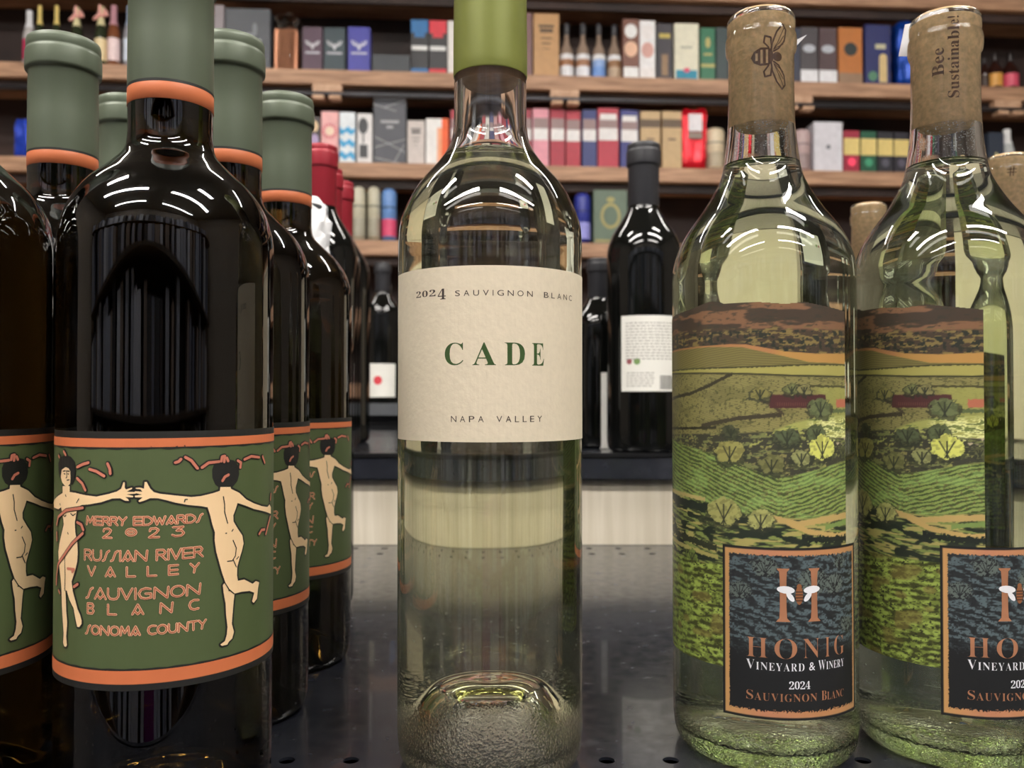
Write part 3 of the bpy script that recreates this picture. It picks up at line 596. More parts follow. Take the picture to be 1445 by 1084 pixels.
obj('riser_board', bx(-.9, .9, -0.0030, 0.0100, .0004, .066), pale, tier)
obj('tier_lip', bx(-.9, .9, -0.0120, 0.0000, .0655, .0905, bev=.0012), steel, tier)
obj('tier_lip_bead', bx(-.9, .9, -0.0135, -0.0040, .0872, .0918, bev=.001), blackm, tier)
obj('tier_deck', bx(-.9, .9, 0.0000, 0.6000, .086, .0905), steel, tier)
obj('gondola_body', bx(-.88, .88, .862, 1.44, -SZ, .0645), blackm, gon)
obj('gondola_foot', bx(-.88, .88, .22, .858, -SZ, -.75), blackm, gon)

# ---------------------------------------------------------------- centre bottle (clear glass, cream label)
def wall_profile(outer, inner): return outer+inner[::-1]
gl_ca = glass('flint_glass', 1.5, (.82, .93, .72), 7, bumpz=.03, bstr=.55)
liq_ca = glass('pale_wine', 1.34, (.86, .86, .40), 11)
BOD = [(.0377, .012), (.0378, .03), (.0378, .07), (.0378, .13), (.0378, .19), (.0378, .205)]
SHO = [(.0377, .2105), (.0370, .2176), (.0338, .2261), (.0290, .2343), (.0224, .2419), (.0182, .2477), (.0160, .2527), (.01525, .2594)]
co_ = smoothp([(0, .0335), (.008, .0330), (.0140, .0300), (.0185, .0240), (.0225, .0150), (.0258, .0075), (.0290, .0022), (.0325, .0), (.0352, .0012), (.0370, .0050)], 4)+[p for p in smoothp(BOD+SHO+[(.0149, .2778), (.0147, .300), (.0146, .33), (.0138, .3335), (.0120, .3335)], 4)]
ci_ = smoothp([(0, .0365), (.0090, .0358), (.0155, .0328), (.0205, .0262), (.0245, .0180), (.0282, .0108), (.0315, .0078), (.0338, .0095), (.0347, .0150), (.0349, .03)], 4)+smoothp([(.0350, .04), (.0350, .13), (.0350, .205), (.0349, .2100), (.0341, .2168), (.0309, .2250), (.0262, .2325), (.0198, .2400), (.0154, .2470), (.0130, .2530), (.0122, .2600), (.0118, .28), (.0117, .31), (.0117, .332)], 4)
t_ca = thing('wine_bottle', 'clear glass white wine bottle with olive capsule and plain cream label, at the centre front', 'bottle', (-.009, .3508, SZ+.0003))
obj('glass', lt(wall_profile(co_, ci_), 128), gl_ca, t_ca, True)
def liquid(name, ci, level, parent, m, grow=.00006, seg=128):
    p = [(r+(grow if r > 1e-6 else 0), z-grow) for r, z in ci if z < level]
    r = p[-1][0]; p += [(r, level), (r-.0012, level-.0009), (0, level-.0012)]
    return obj(name, lt(p, seg), m, parent, True)
liquid('wine', ci_, .2452, t_ca, liq_ca)
obj('cork', lt([(0, .276), (.0116, .276), (.0119, .2765), (.0119, .318), (0, .318)], 48), mat('plain_cork', (150, 115, 85), .8, var=.2, scale=200), t_ca, True)
olive = mat('olive_capsule', (122, 128, 62), .34, metal=.25, var=.03, scale=60, spec=.6)
obj('capsule', lt(smoothp([(.0151, .2786), (.0153, .2792), (.0152, .30), (.0150, .318)], 3)+[(.0160, .3192), (.0162, .325), (.0160, .3335), (.0150, .3352), (0, .3354)], 96), olive, t_ca, True)
paper = mat('cream_paper', (210, 198, 175), .62, var=.03, scale=420, bump=.15)
RL = .0378
lab = patch('front_label', paper, t_ca, RL, -50.2, 54.6, 130.1, 195.4)
grn = mat('green_ink', (48, 74, 30), .5, var=.12, scale=120); brn = mat('dark_print', (52, 40, 36), .5)
k = Ink()
for ch, a, b in (('C', -16.5, -9.0), ('A', -5.6, 3.1), ('D', 6.3, 14.1), ('E', 17.0, 22.2)): k.text(SB(ch), a, b, 158.5, 166.9, off=-.03)
k.build('brand_lettering', grn, lab, RL, .14)
k = Ink()
for ch, a, b, c_, d in (('2', -30.8, -28.0, 184.6, 187.0), ('0', -27.3, -24.4, 184.6, 187.0), ('2', -23.6, -20.6, 184.6, 187.1), ('4', -19.6, -16.1, 183.2, 187.2)): k.text(SB(ch), a, b, c_, d, off=-.02)
def spaced(k, txt, u0, u1, h0, h1, off=0, f=lambda s: s, wid=None):
    W = {'I': .13, 'N': 1.0, 'M': 1.15, 'W': 1.3, 'O': 1.05, 'G': 1.05, ' ': .9, 'L': .75, 'E': .78, 'S': .85}
    g = .62; tot = sum(W.get(c, .95) for c in txt)+g*(len(txt)-1); q = (u1-u0)/tot; u = u0
    for c in txt:
        wd = W.get(c, .95)*q
        if c != ' ': k.text(f(c), u, u+wd, h0, h1, off=off)
        u += wd+g*q
spaced(k, 'SAUVIGNON BLANC', -12.3, 38.4, 184.15, 186.25); k.build('vintage_lettering', brn, lab, RL, .14)
k = Ink(); spaced(k, 'NAPA VALLEY', -13.9, 21.3, 137.5, 139.75)
k.build('place_lettering', brn, lab, RL, .14)

# ---------------------------------------------------------------- green-labelled dark bottles (front left)
FIG_POLYS = {'right': [(4.3, 116.7), (5.6, 116.8), (6.9, 116.4), (7.1, 118.6), (7.7, 118.6), (8.8, 116.4), (9.9, 115.2), (11.7, 114.6), (16.6, 113.8), (21.5, 113.0), (24.6, 113.1), (28.9, 113.8), (31.3, 114.4), (31.5, 115.7), (35.4, 115.4), (35.6, 114.7), (39.1, 113.0), (42.4, 110.3), (46.6, 108.4), (51.7, 106.8), (56.4, 105.9), (58.7, 106.6), (60.6, 105.2), (60.4, 102.8), (54.2, 104.5), (46.6, 106.4), (41.7, 108.3), (38.4, 109.5), (37.6, 107.5), (36.6, 105.4), (36.7, 103.2), (38.5, 100.5), (40.6, 97.8), (41.2, 94.9), (40.4, 92.3), (39.7, 90.7), (38.4, 87.2), (38.3, 84.2), (38.7, 82.2), (41.6, 82.1), (45.9, 79.7), (47.8, 80.3), (50.0, 79.4), (49.3, 77.6), (48.6, 73.8), (46.6, 72.7), (45.7, 73.5), (46.9, 76.3), (44.3, 77.5), (40.4, 78.0), (37.3, 78.0), (36.9, 75.2), (36.5, 70.9), (36.2, 67.7), (37.1, 64.7), (36.4, 62.6), (35.1, 61.8), (34.4, 60.9), (32.4, 60.9), (31.8, 61.5), (33.5, 62.3), (34.2, 64.3), (34.5, 67.0), (33.9, 71.4), (33.7, 75.2), (32.9, 79.1), (32.6, 81.7), (33.5, 82.7), (32.2, 86.3), (31.1, 90.2), (30.1, 93.6), (29.5, 97.6), (29.6, 100.3), (28.7, 103.0), (27.9, 106.3), (27.0, 109.1), (24.7, 109.7), (20.6, 110.4), (16.6, 111.4), (13.7, 112.4), (11.2, 113.1), (8.8, 113.2), (6.9, 112.4), (5.5, 112.0), (5.2, 112.4), (6.5, 113.5), (4.2, 113.6), (4.0, 114.1), (6.3, 114.4), (4.0, 115.1), (4.1, 115.6), (6.4, 115.4), (5.8, 116.2), (4.4, 116.4)], 'left': [(-26.3, 116.4), (-26.3, 114.0), (-30.6, 112.6), (-37.7, 110.3), (-36.6, 108.2), (-29.9, 108.2), (-27.4, 109.1), (-26.5, 107.0), (-25.5, 105.0), (-25.2, 103.4), (-26.9, 100.0), (-28.6, 96.6), (-29.6, 93.7), (-29.2, 90.5), (-27.6, 85.9), (-26.5, 81.3), (-26.2, 76.5), (-25.5, 71.9), (-24.6, 66.7), (-25.0, 63.5), (-24.2, 62.4), (-23.1, 62.4), (-22.4, 63.1), (-22.9, 65.9), (-22.3, 70.8), (-23.0, 74.4), (-23.3, 78.5), (-23.6, 81.4), (-22.7, 81.3), (-21.2, 78.6), (-18.8, 76.0), (-17.9, 72.9), (-16.9, 70.0), (-16.0, 70.0), (-14.9, 71.1), (-14.8, 72.2), (-15.6, 74.2), (-16.8, 75.9), (-18.0, 78.7), (-19.3, 81.7), (-20.0, 84.7), (-18.1, 88.6), (-17.1, 91.8), (-16.9, 95.0), (-17.2, 98.3), (-18.2, 101.3), (-18.5, 104.5), (-17.9, 107.1), (-17.3, 109.8), (-15.3, 110.7), (-12.2, 111.0), (-7.3, 111.9), (-3.3, 113.2), (-0.7, 113.3), (0.9, 112.5), (2.2, 112.4), (1.9, 113.0), (1.0, 113.7), (3.4, 113.6), (3.6, 114.0), (1.4, 114.6), (4.3, 114.8), (4.4, 115.3), (1.5, 115.5), (3.2, 116.4), (3.1, 116.8), (1.2, 116.2), (0.8, 116.8), (0.8, 118.5), (0.4, 118.6), (-0.4, 116.4), (-1.8, 115.5), (-4.5, 114.7), (-9.1, 113.7), (-14.3, 114.1), (-18.4, 114.6), (-21.5, 114.7), (-21.5, 116.7)], 'face': [(-27.6, 121.9), (-27.8, 119.2), (-26.7, 117.7), (-24.6, 116.6), (-22.7, 116.5), (-21.3, 117.5), (-21.0, 119.1), (-21.2, 121.7), (-22.6, 123.0), (-25.8, 122.8)], 'hairL': [(-29.9, 121.2), (-30.3, 123.9), (-27.8, 125.9), (-24.7, 126.7), (-21.2, 126.2), (-19.1, 124.7), (-18.5, 121.8), (-18.9, 119.2), (-20.2, 117.6), (-21.2, 117.5), (-20.8, 120.1), (-21.2, 122.5), (-24.1, 123.0), (-27.0, 121.9), (-27.8, 119.2), (-29.0, 119.7)], 'hairR': [(28.9, 121.8), (29.7, 123.9), (31.4, 124.6), (33.5, 124.9), (36.7, 124.2), (38.4, 122.3), (38.7, 119.5), (38.0, 117.4), (36.4, 115.9), (35.3, 114.9), (34.8, 115.2), (32.1, 114.9), (31.5, 115.7), (30.0, 116.9), (29.0, 119.1)]}
FIG_RIBBONS = [[(-17.3, 123.3), (-14.7, 124.3), (-12.3, 124.9)], [(-11.8, 122.7), (-9.1, 122.1), (-6.2, 120.6)], [(-5.0, 124.7), (-4.2, 123.0), (-4.0, 121.4)], [(-17.3, 119.5), (-14.9, 117.9), (-13.5, 115.7)], [(-25.3, 128.2), (-23.9, 127.1)], [(-29.7, 126.6), (-28.8, 126.1)], [(16.5, 124.8), (17.5, 125.1), (18.2, 125.9)], [(19.6, 126.5), (21.5, 125.3), (23.5, 122.6)], [(25.0, 122.8), (27.2, 124.3), (30.9, 124.5)], [(31.7, 124.6), (32.0, 126.1), (33.0, 126.3), (32.8, 124.3)], [(33.8, 125.6), (34.3, 124.5)], [(38.3, 124.4), (39.7, 123.6), (39.4, 121.9)], [(41.3, 124.6), (44.7, 125.5), (49.4, 124.8)], [(51.8, 125.0), (53.4, 122.6)], [(59.9, 110.3), (59.3, 108.3)], [(59.0, 101.9), (56.4, 98.8), (54.6, 96.2)], [(49.6, 97.0), (51.2, 98.2), (53.6, 98.0)], [(32.2, 117.8), (33.1, 119.1), (34.5, 119.7)], [(-31.2, 102.8), (-29.5, 105.6), (-23.4, 108.4), (-14.6, 109.8)], [(-17.1, 104.8), (-15.2, 104.2), (-14.3, 102.5)], [(-14.5, 101.3), (-19.5, 97.6), (-24.2, 93.4), (-29.2, 89.6), (-30.7, 85.6), (-31.0, 82.3)], [(-22.1, 88.9), (-18.5, 89.0), (-19.4, 88.1)], [(-18.5, 83.2), (-16.7, 84.2)], [(-31.1, 100.1), (-30.7, 97.5)], [(-28.7, 80.6), (-27.5, 79.9)]]
FIG_LINES = [[(32.6, 112.3), (33.1, 109.6), (33.1, 106.9), (34.3, 102.9)], [(36.5, 96.7), (37.9, 93.8), (37.5, 91.1), (36.2, 89.6), (34.3, 89.7)], [(36.6, 89.9), (37.9, 87.2)], [(33.5, 99.5), (33.9, 99.5)], [(36.0, 99.9), (36.5, 100.5)], [(19.4, 111.5), (19.6, 112.3), (20.3, 112.3)], [(33.3, 82.5), (35.0, 79.8), (37.0, 78.0)], [(-24.0, 113.6), (-23.6, 113.1)], [(-16.5, 112.7), (-17.6, 111.3)], [(-26.1, 106.8), (-24.4, 106.2), (-23.5, 106.7)], [(-20.7, 107.5), (-19.4, 106.9), (-18.1, 107.6)], [(-22.4, 101.0), (-22.0, 100.5)], [(-24.2, 93.4), (-23.8, 86.6), (-24.0, 81.3)], [(-25.8, 121.5), (-24.1, 121.7)], [(-23.4, 121.7), (-21.6, 121.7)], [(-23.4, 121.7), (-23.1, 119.7), (-23.7, 119.3)], [(-23.0, 118.6), (-21.7, 118.8)], [(-25.2, 120.7), (-24.4, 120.6)], [(-22.7, 120.8), (-22.1, 120.7)], [(34.9, 79.5), (35.0, 79.4)], [(-28.4, 110.3), (-27.9, 109.8)], [(38.9, 90.6), (38.1, 89.9)]]
def dark_glass(name, tint):
    m = bpy.data.materials.new(name); m.use_nodes = True; nt = m.node_tree; nt.nodes.clear()
    o = nt.nodes.new('ShaderNodeOutputMaterial'); r = nt.nodes.new('ShaderNodeBsdfRefraction'); g = nt.nodes.new('ShaderNodeBsdfGlossy')
    f = nt.nodes.new('ShaderNodeFresnel'); x = nt.nodes.new('ShaderNodeMixShader'); n = nt.nodes.new('ShaderNodeTexNoise'); b = nt.nodes.new('ShaderNodeBump')
    tc = nt.nodes.new('ShaderNodeTexCoord'); mp = nt.nodes.new('ShaderNodeMapping'); mp.inputs['Scale'].default_value = (1, 1, .15)
    nt.links.new(tc.outputs['Object'], mp.inputs[0]); nt.links.new(mp.outputs[0], n.inputs['Vector']); n.inputs['Scale'].default_value = 45; n.inputs['Detail'].default_value = 1
    b.inputs['Strength'].default_value = .25; b.inputs['Distance'].default_value = .0008; nt.links.new(n.outputs[0], b.inputs['Height'])
    for q in (r, g, f): nt.links.new(b.outputs[0], q.inputs['Normal'])
    r.inputs['IOR'].default_value = 1.45; f.inputs['IOR'].default_value = 1.6; r.inputs['Color'].default_value = (*tint, 1); g.inputs['Roughness'].default_value = .02
    r.inputs['Roughness'].default_value = 0; g.inputs['Color'].default_value = (1, 1, 1, 1)
    nt.links.new(f.outputs[0], x.inputs[0]); nt.links.new(r.outputs[0], x.inputs[1]); nt.links.new(g.outputs[0], x.inputs[2]); nt.links.new(x.outputs[0], o.inputs['Surface'])
    return m
dk = dark_glass('antique_green_glass', (.22, .165, .075))
prM = smoothp([(0, .022), (.014, .018), (.026, .004), (.030, 0), (.0345, .0003), (.0370, .0035), (.0377, .009), (.0378, .03), (.0378, .12), (.0378, .185), (.0378, .200), (.0377, .2045), (.0371, .209), (.0346, .2168), (.0294, .2247), (.0224, .2314), (.0165, .2378), (.0153, .2425), (.0151, .2556), (.0149, .28), (.0148, .31), (.0140, .3125), (0, .3125)], 4)
capg = mat('grey_green_capsule', (90, 99, 82), .42, metal=.15, var=.03, scale=80)
orang = mat('terracotta_print', (202, 112, 70), .5, var=.04, scale=60)
blk = mat('black_print', (28, 28, 26), .5, var=.05)
grl = mat('green_label_stock', (74, 87, 52), .55, var=.05, scale=45)
skin = mat('cream_print', (240, 206, 160), .55, var=.02)
rust = mat('rust_print', (196, 118, 96), .55); deep = mat('deep_rust_print', (168, 92, 66), .55); rim = mat('pale_letter_edge', (238, 190, 152), .55)
def merry():
    t = thing('wine_bottle', '', 'bottle', (0, 0, SZ))
    obj('glass', lt(prM, 112), dk, t, True)
    c = obj('capsule', lt([(.0152, .2615), (.0153, .2622), (.0152, .28), (.0151, .2996), (.0155, .3004), (.0164, .3008), (.0166, .3020), (.0166, .3088), (.0163, .3102), (.0159, .3106), (.0161, .3112), (.0162, .3140), (.0158, .3158), (.0148, .3164), (0, .3165)], 96), capg, t, True)
    obj('terracotta_band', lt([(.0151, .2546), (.0153, .2547), (.0153, .2608), (.01525, .2609)], 96), orang, c, True)
    obj('black_line', lt([(.01535, .2608), (.01535, .2618)], 96), blk, c, True)
    R = .0378
    lb = patch('front_label', grl, t, R, -70, 88, 49.8, 135.3, lift=.1)
    k = Ink(); k.poly([(-70, 133.0), (88, 133.0), (88, 135.3), (-70, 135.3)]); k.poly([(-70, 49.8), (88, 49.8), (88, 52.0), (-70, 52.0)])
    top = [(-70+158*i/60, 129.9+.25*math.sin(i*1.9)) for i in range(61)]
    k.stroke(top, .9, False); k.stroke([(-70+158*i/60, 56.7+.15*math.sin(i*2.3)) for i in range(61)], .8, False)
    for n in ('right', 'left'):
        P = FIG_POLYS[n]; k.stroke(P+[P[0]], 1.35)
    for n in ('hairL', 'hairR'):
        k.poly(FIG_POLYS[n]); k.stroke(FIG_POLYS[n]+[FIG_POLYS[n][0]], .8)
    for r_ in FIG_RIBBONS: k.stroke(r_, 1.9)
    k.build('black_drawing', blk, lb, R, .15)
    k = Ink(); k.poly([(-70, 130.1), (88, 130.1), (88, 133.0), (-70, 133.0)]); k.build('terracotta_border', orang, lb, R, .20)
    k = Ink(); k.poly([(-70, 52.0), (88, 52.0), (88, 56.4), (-70, 56.4)]); k.build('terracotta_border', orang, lb, R, .20)
    k = Ink()
    for n in ('right', 'left', 'face'): k.poly(FIG_POLYS[n])
    k.build('figures', skin, lb, R, .26)
    k = Ink()
    for r_ in FIG_RIBBONS: k.stroke(r_, .95)
    k.build('ribbons', rust, lb, R, .40)
    k = Ink(); k.poly(FIG_POLYS['hairL'])
    for l in FIG_LINES: k.stroke(l, .38)
    for i in (18, 20): k.stroke(FIG_RIBBONS[i], 1.5)
    k.build('fine_lines', blk, lb, R, .32)
    # geometric lettering, drawn as strokes
    G = {'M': (1.15, [[(0, 0), (.12, 1), (.55, .25), (1.0, 1), (1.15, 0)]]), 'E': (.95, [[(.95, 1), (0, 1), (0, 0), (.95, 0)], [(0, .48), (.9, .48)]]),
         'R': (.9, [[(0, 0), (0, 1), (.65, 1), (.85, .78), (.7, .52), (0, .5)], [(.4, .5), (.9, 0)]]), 'Y': (.95, [[(0, 1), (.5, .5), (.95, 1)], [(.5, .5), (.4, 0)]]),
         'D': (1.1, [[(0, 0), (0, 1), (.6, 1), (1.0, .75), (1.1, .5), (1.0, .25), (.6, 0), (0, 0)]]), 'W': (1.35, [[(0, 1), (.35, 0), (.68, .8), (1.0, 0), (1.35, 1)]]),
         'A': (1.1, [[(0, 0), (.55, 1), (1.1, 0)], [(.28, .3), (.55, .02), (.82, .3)]]), 'S': (.75, [[(0, 0), (.2, .08), (.5, .85), (.75, 1)]]),
         'U': (1.0, [[(0, 1), (0, .35), (.2, .05), (.5, 0), (.8, .05), (1, .35), (1, 1)]]), 'I': (.12, [[(.06, 0), (.06, 1)]]), 'N': (1.2, [[(0, 0), (.05, 1), (1.1, .0), (1.2, 1)]]),
         'V': (1.0, [[(0, 1), (.5, 0), (1.0, 1)]]), 'L': (.9, [[(0, 1), (0, 0), (.9, 0)]]), 'G': (1.1, [[(1.0, .9), (.6, 1), (.2, .85), (0, .5), (.2, .12), (.6, 0), (1.05, .1), (1.05, .48), (.6, .48)]]),
         'O': (1.15, [[(.58+.57*math.cos(a), .5+.5*math.sin(a)) for a in [2*PI*i/14 for i in range(15)]]]), 'B': (.8, [[(0, 0), (0, 1), (.6, 1), (.75, .78), (.55, .55), (0, .53)], [(.55, .53), (.8, .28), (.6, 0), (0, 0)]]),
         'C': (.95, [[(.95, .95), (.5, 1), (.15, .85), (0, .5), (.15, .15), (.5, 0), (.95, .08)]]), 'T': (.95, [[(0, 1), (.95, 1)], [(.47, 1), (.47, 0)]]),
         '2': (.75, [[(.05, .7), (.1, .95), (.5, 1), (.7, .8), (.55, .5), (0, 0), (.75, 0)]]), '0': (.75, [[(.38+.38*math.cos(a), .62+.36*math.sin(a)) for a in [2*PI*i/12 for i in range(13)]], [(.25, .62), (.5, .62)]]),
         '3': (.8, [[(.05, 1), (.75, 1), (.3, .6), (.65, .6), (.8, .3), (.6, .02), (.2, 0), (0, .15)]]), ' ': (.55, [])}
    rows = [('MERRY EDWARDS', -13.0, 25.3, 104.4, 107.0, .2), ('2023', -6.5, 19.4, 100.2, 103.2, 2.6), ('RUSSIAN RIVER', -13.7, 25.4, 92.6, 95.9, .2), ('VALLEY', -12.3, 24.2, 87.5, 90.5, 1.35),
            ('SAUVIGNON', -12.9, 24.7, 80.0, 83.5, .22), ('BLANC', -12.3, 24.1, 75.0, 78.2, 1.7), ('SONOMA COUNTY', -13.0, 26.6, 68.2, 71.0, .25)]
    st = []
    for txt, u0, u1, h0, h1, gap in rows:
        if txt == '2023': pos = [(-6.5, -3.5), (1.3, 4.5), (8.6, 11.6), (15.7, 19.3)]
        else:
            tot = sum(G[c][0] for c in txt)+gap*(len(txt)-1); q = (u1-u0)/tot; u = u0; pos = []
            for c in txt: pos.append((u, u+G[c][0]*q)); u += (G[c][0]+gap)*q
        for c, (a, b) in zip(txt, pos):
            for pl in G[c][1]: st.append([(a+(b-a)*x/G[c][0], h0+(h1-h0)*y) for x, y in pl])
    for nm, m, wd, lift in (('lettering_outline', blk, 1.0, .15), ('lettering_edge', rim, .78, .20), ('lettering', deep, .40, .26)):  # widest black stroke is the printed outline round the letters
        k = Ink()
        for pl in st: k.stroke(pl, wd)
        k.build(nm, m, lb, R, lift)
    return t
def place(t, x, y, rz, label, grp=None, z=SZ+.0003):
    t.location = (x, y, z); t.rotation_euler = (0, 0, rz); t['label'] = label
    if grp: t['group'] = grp
    return t
mg = 'dark wine bottles with green figure labels'
m0 = merry(); place(m0, -.1288, .3196, 0, 'dark wine bottle whose full green label with two dancing figures faces the viewer', mg)
place(copy_tree(m0), -.2120, .3150, .34, 'dark wine bottle cut by the left edge of the photo, showing one shaded figure', mg)
place(copy_tree(m0), -.2144, .4045, -.2, 'dark bottle with green capsule in the second row, behind the two leftmost front bottles', mg)
place(copy_tree(m0), -.1347, .4030, .25, 'dark bottle directly behind the full green label, one figure peeking out at its right', mg)
place(copy_tree(m0), -.1295, .4820, .03, 'rearmost green-labelled bottle beside the clear centre bottle, amber light in its glass', mg)
place(copy_tree(m0), -.2200, .4850, -.3, 'dark bottle whose capsule only shows between two taller-looking green capsules', mg)

# ---------------------------------------------------------------- dark bottles further back
def dark_bottle(name, label, x, y, z, h, R, capcol, capm, group=None, lab=None, caplen=.19, rz=0):
    t = thing(name, label, 'bottle', (x, y, z), rz, group); n = R*.40
    pr = smoothp([(0, .015), (R*.7, .003), (R*.85, 0), (R*.96, .003), (R, .01), (R, h*.3), (R, h*.62), (R*.97, h*.66), (R*.86, h*.70), (R*.62, h*.745), (n*1.08, h*.785), (n, h*.81), (n, h*.97), (0, h*.975)], 4)
    obj('glass', lt(pr, 64), mat('black_glass', (10, 11, 10), .06, var=0), t, True)
    c0 = h*(1-caplen)
    obj('capsule', lt([(n*1.02, c0), (n*1.04, c0+.001), (n*1.04, h*.924), (n*1.05, h*.926), (n*1.13, h*.928), (n*1.15, h*.930), (n*1.16, h*.935), (n*1.16, h*.972), (n*1.15, h*.976), (n*1.09, h*.978), (n*1.09, h*.982), (n*1.1, h*.985), (n*1.1, h*.995), (n*1.06, h*.999), (n*.95, h), (0, h)], 48), capm, t, True)
    if lab:
        u0, u1, h0, h1 = lab; patch('back_label', paperw, t, R, u0, u1, h0, h1)
    return t
paperw = mat('white_label_paper', (228, 226, 218), .6, var=.03)
redc = mat('red_capsule', (150, 34, 48), .35, metal=.2, var=.04); blc = mat('charcoal_capsule', (42, 42, 46), .42, var=.05)
TZ = SZ+.0908
rg = 'dark bottles with red capsules'
dark_bottle('wine_bottle', 'red-capsuled dark bottle nearest the front of the rear tier', -.1990, .885, TZ, .318, .037, None, redc, rg, (8, 44, 40, 150), .2)
dark_bottle('wine_bottle', 'red-capsuled dark bottle, middle one of the three in line', -.2115, .975, TZ, .318, .037, None, redc, rg, None, .24)
dark_bottle('wine_bottle', 'red-capsuled dark bottle farthest back in the line of three', -.2150, 1.062, TZ, .325, .037, None, redc, rg, None, .24)
bb = dark_bottle('wine_bottle', 'black bottle with charcoal capsule and white back label on the rear tier', .1375, .885, TZ, .320, .0385, None, blc, None, None, .205)
lb = patch('back_label', paperw, bb, .0385, -30, 32, 62, 138)
k = Ink()
random.seed(3)
for i in range(13):
    u = -25
    while u < 28:
        l = random.uniform(2, 6); k.poly([(u, 130-i*3), (min(u+l, 29), 130-i*3), (min(u+l, 29), 131-i*3), (u, 131-i*3)]); u += l+1.1
for i in range(6):
    u = -24
    while u < 2:
        l = random.uniform(2, 6); k.poly([(u, 80-i*2.6), (u+l, 80-i*2.6), (u+l, 80.9-i*2.6), (u, 80.9-i*2.6)]); u += l+1
k.build('printed_lines', mat('grey_print', (150, 146, 138), .6), lb, .0385, .14)
k = Ink(); u = 10
while u < 26: wd = random.choice((.4, .8, 1.1)); k.poly([(u, 64), (u+wd, 64), (u+wd, 78), (u, 78)]); u += wd+.7
k.build('barcode', blk, lb, .0385, .14)
k = Ink(); k.disc((-21, 92), 3); k.build('small_picture', cmat((150, 80, 85)), lb, .0385, .14)
k = Ink(); k.disc((-13, 92), 3.4); k.build('small_picture', cmat((120, 150, 90)), lb, .0385, .14)
dark_bottle('half_bottle', 'short black half bottle with charcoal capsule behind the white-labelled black bottle', .0990, .9650, TZ, .213, .0310, None, blc, None, None, .3)
cp = thing('shelf_card', 'narrow white card standing between the two black bottles', 'card', (.1035, .925, TZ))
obj('card_front', bx(-.0065, .0065, -.0004, .0004, 0, .083, bev=.0002), cmat((232, 230, 224)), cp)
obj('card_foot', bx(-.0065, .0065, -.0004, .012, 0, .0008), cmat((232, 230, 224)), cp)
# bottle topped with crumpled tissue
tb = dark_bottle('tissue_topped_bottle', 'dark bottle with crumpled white tissue over its neck', -.1490, .6000, SZ+.0003, .282, .0370, None, blc, None, None, .2)
bm = bmesh.new(); lathe(bm, [(.024, .226), (.021, .238), (.0185, .25), (.018, .262), (.0185, .275), (.015, .284), (.006, .287), (0, .286)], 40)
bmesh.ops.subdivide_edges(bm, edges=bm.edges, cuts=1, use_grid_fill=True); crumple(bm, .006, 9, 110); obj('tissue', bm, mat('white_tissue', (238, 238, 240), .7, bump=.3, scale=120), tb)
# far gondola: black bottles with white labels
fg = thing('low_gondola', 'low black metal shelf far behind the rear tier', 'shelf', (-.22, 1.75, 0))
obj('deck', bx(-.35, .9, -.1, .3, SZ+.115, SZ+.125), blackm, fg); obj('deck_lip', bx(-.35, .9, -.11, -.1, SZ+.112, SZ+.135), mat('grey_lip', (80, 82, 86), .4), fg)
obj('base_cabinet', bx(-.34, .89, -.09, .3, 0, SZ+.115), blackm, fg)
for i, (x, lbl) in enumerate(((-.268, 'black bottle with white label and red dot, far behind the green labels'), (-.385, 'black bottle with a plain white label hidden behind the line of red capsules'))):
    q = dark_bottle('wine_bottle', lbl, x, 1.76, SZ+.1253, .30, .038, None, blc, None, (-34, 34, 22, 90), .2)
    if i == 0: k = Ink(); k.disc((-4, 56), 9, 16); k.build('red_dot', cmat((205, 60, 70)), [c for c in q.children if c.name.startswith('back')][0], .038, .14)
# cream display box on the rear tier
cb = thing('display_box', 'large cream box with cut corners behind the corked bottles', 'box', (.41, 1.22, TZ))
bm = bmesh.new(); W, Hh, D = .182, .2575, .12; pts = [(-W, 0), (W, 0), (W, Hh-.02), (W-.03, Hh), (-W+.03, Hh), (-W, Hh-.02)]
a = [bm.verts.new((p[0], 0, p[1])) for p in pts]; b = [bm.verts.new((p[0], D, p[1])) for p in pts]
bm.faces.new(a); bm.faces.new(b)
for i in range(6): bm.faces.new((a[i], a[(i+1) % 6], b[(i+1) % 6], b[i]))
bmesh.ops.bevel(bm, geom=bm.edges[:], offset=.003, segments=2, affect='EDGES')
crm = mat('cream_board', (205, 192, 168), .55, var=.04, scale=12)
obj('box_body', bm, crm, cb); obj('edge_trim', bx(-W+.03, W-.03, -.003, .002, Hh-.008, Hh-.002), mat('cream_edge', (226, 216, 196), .5), cb)

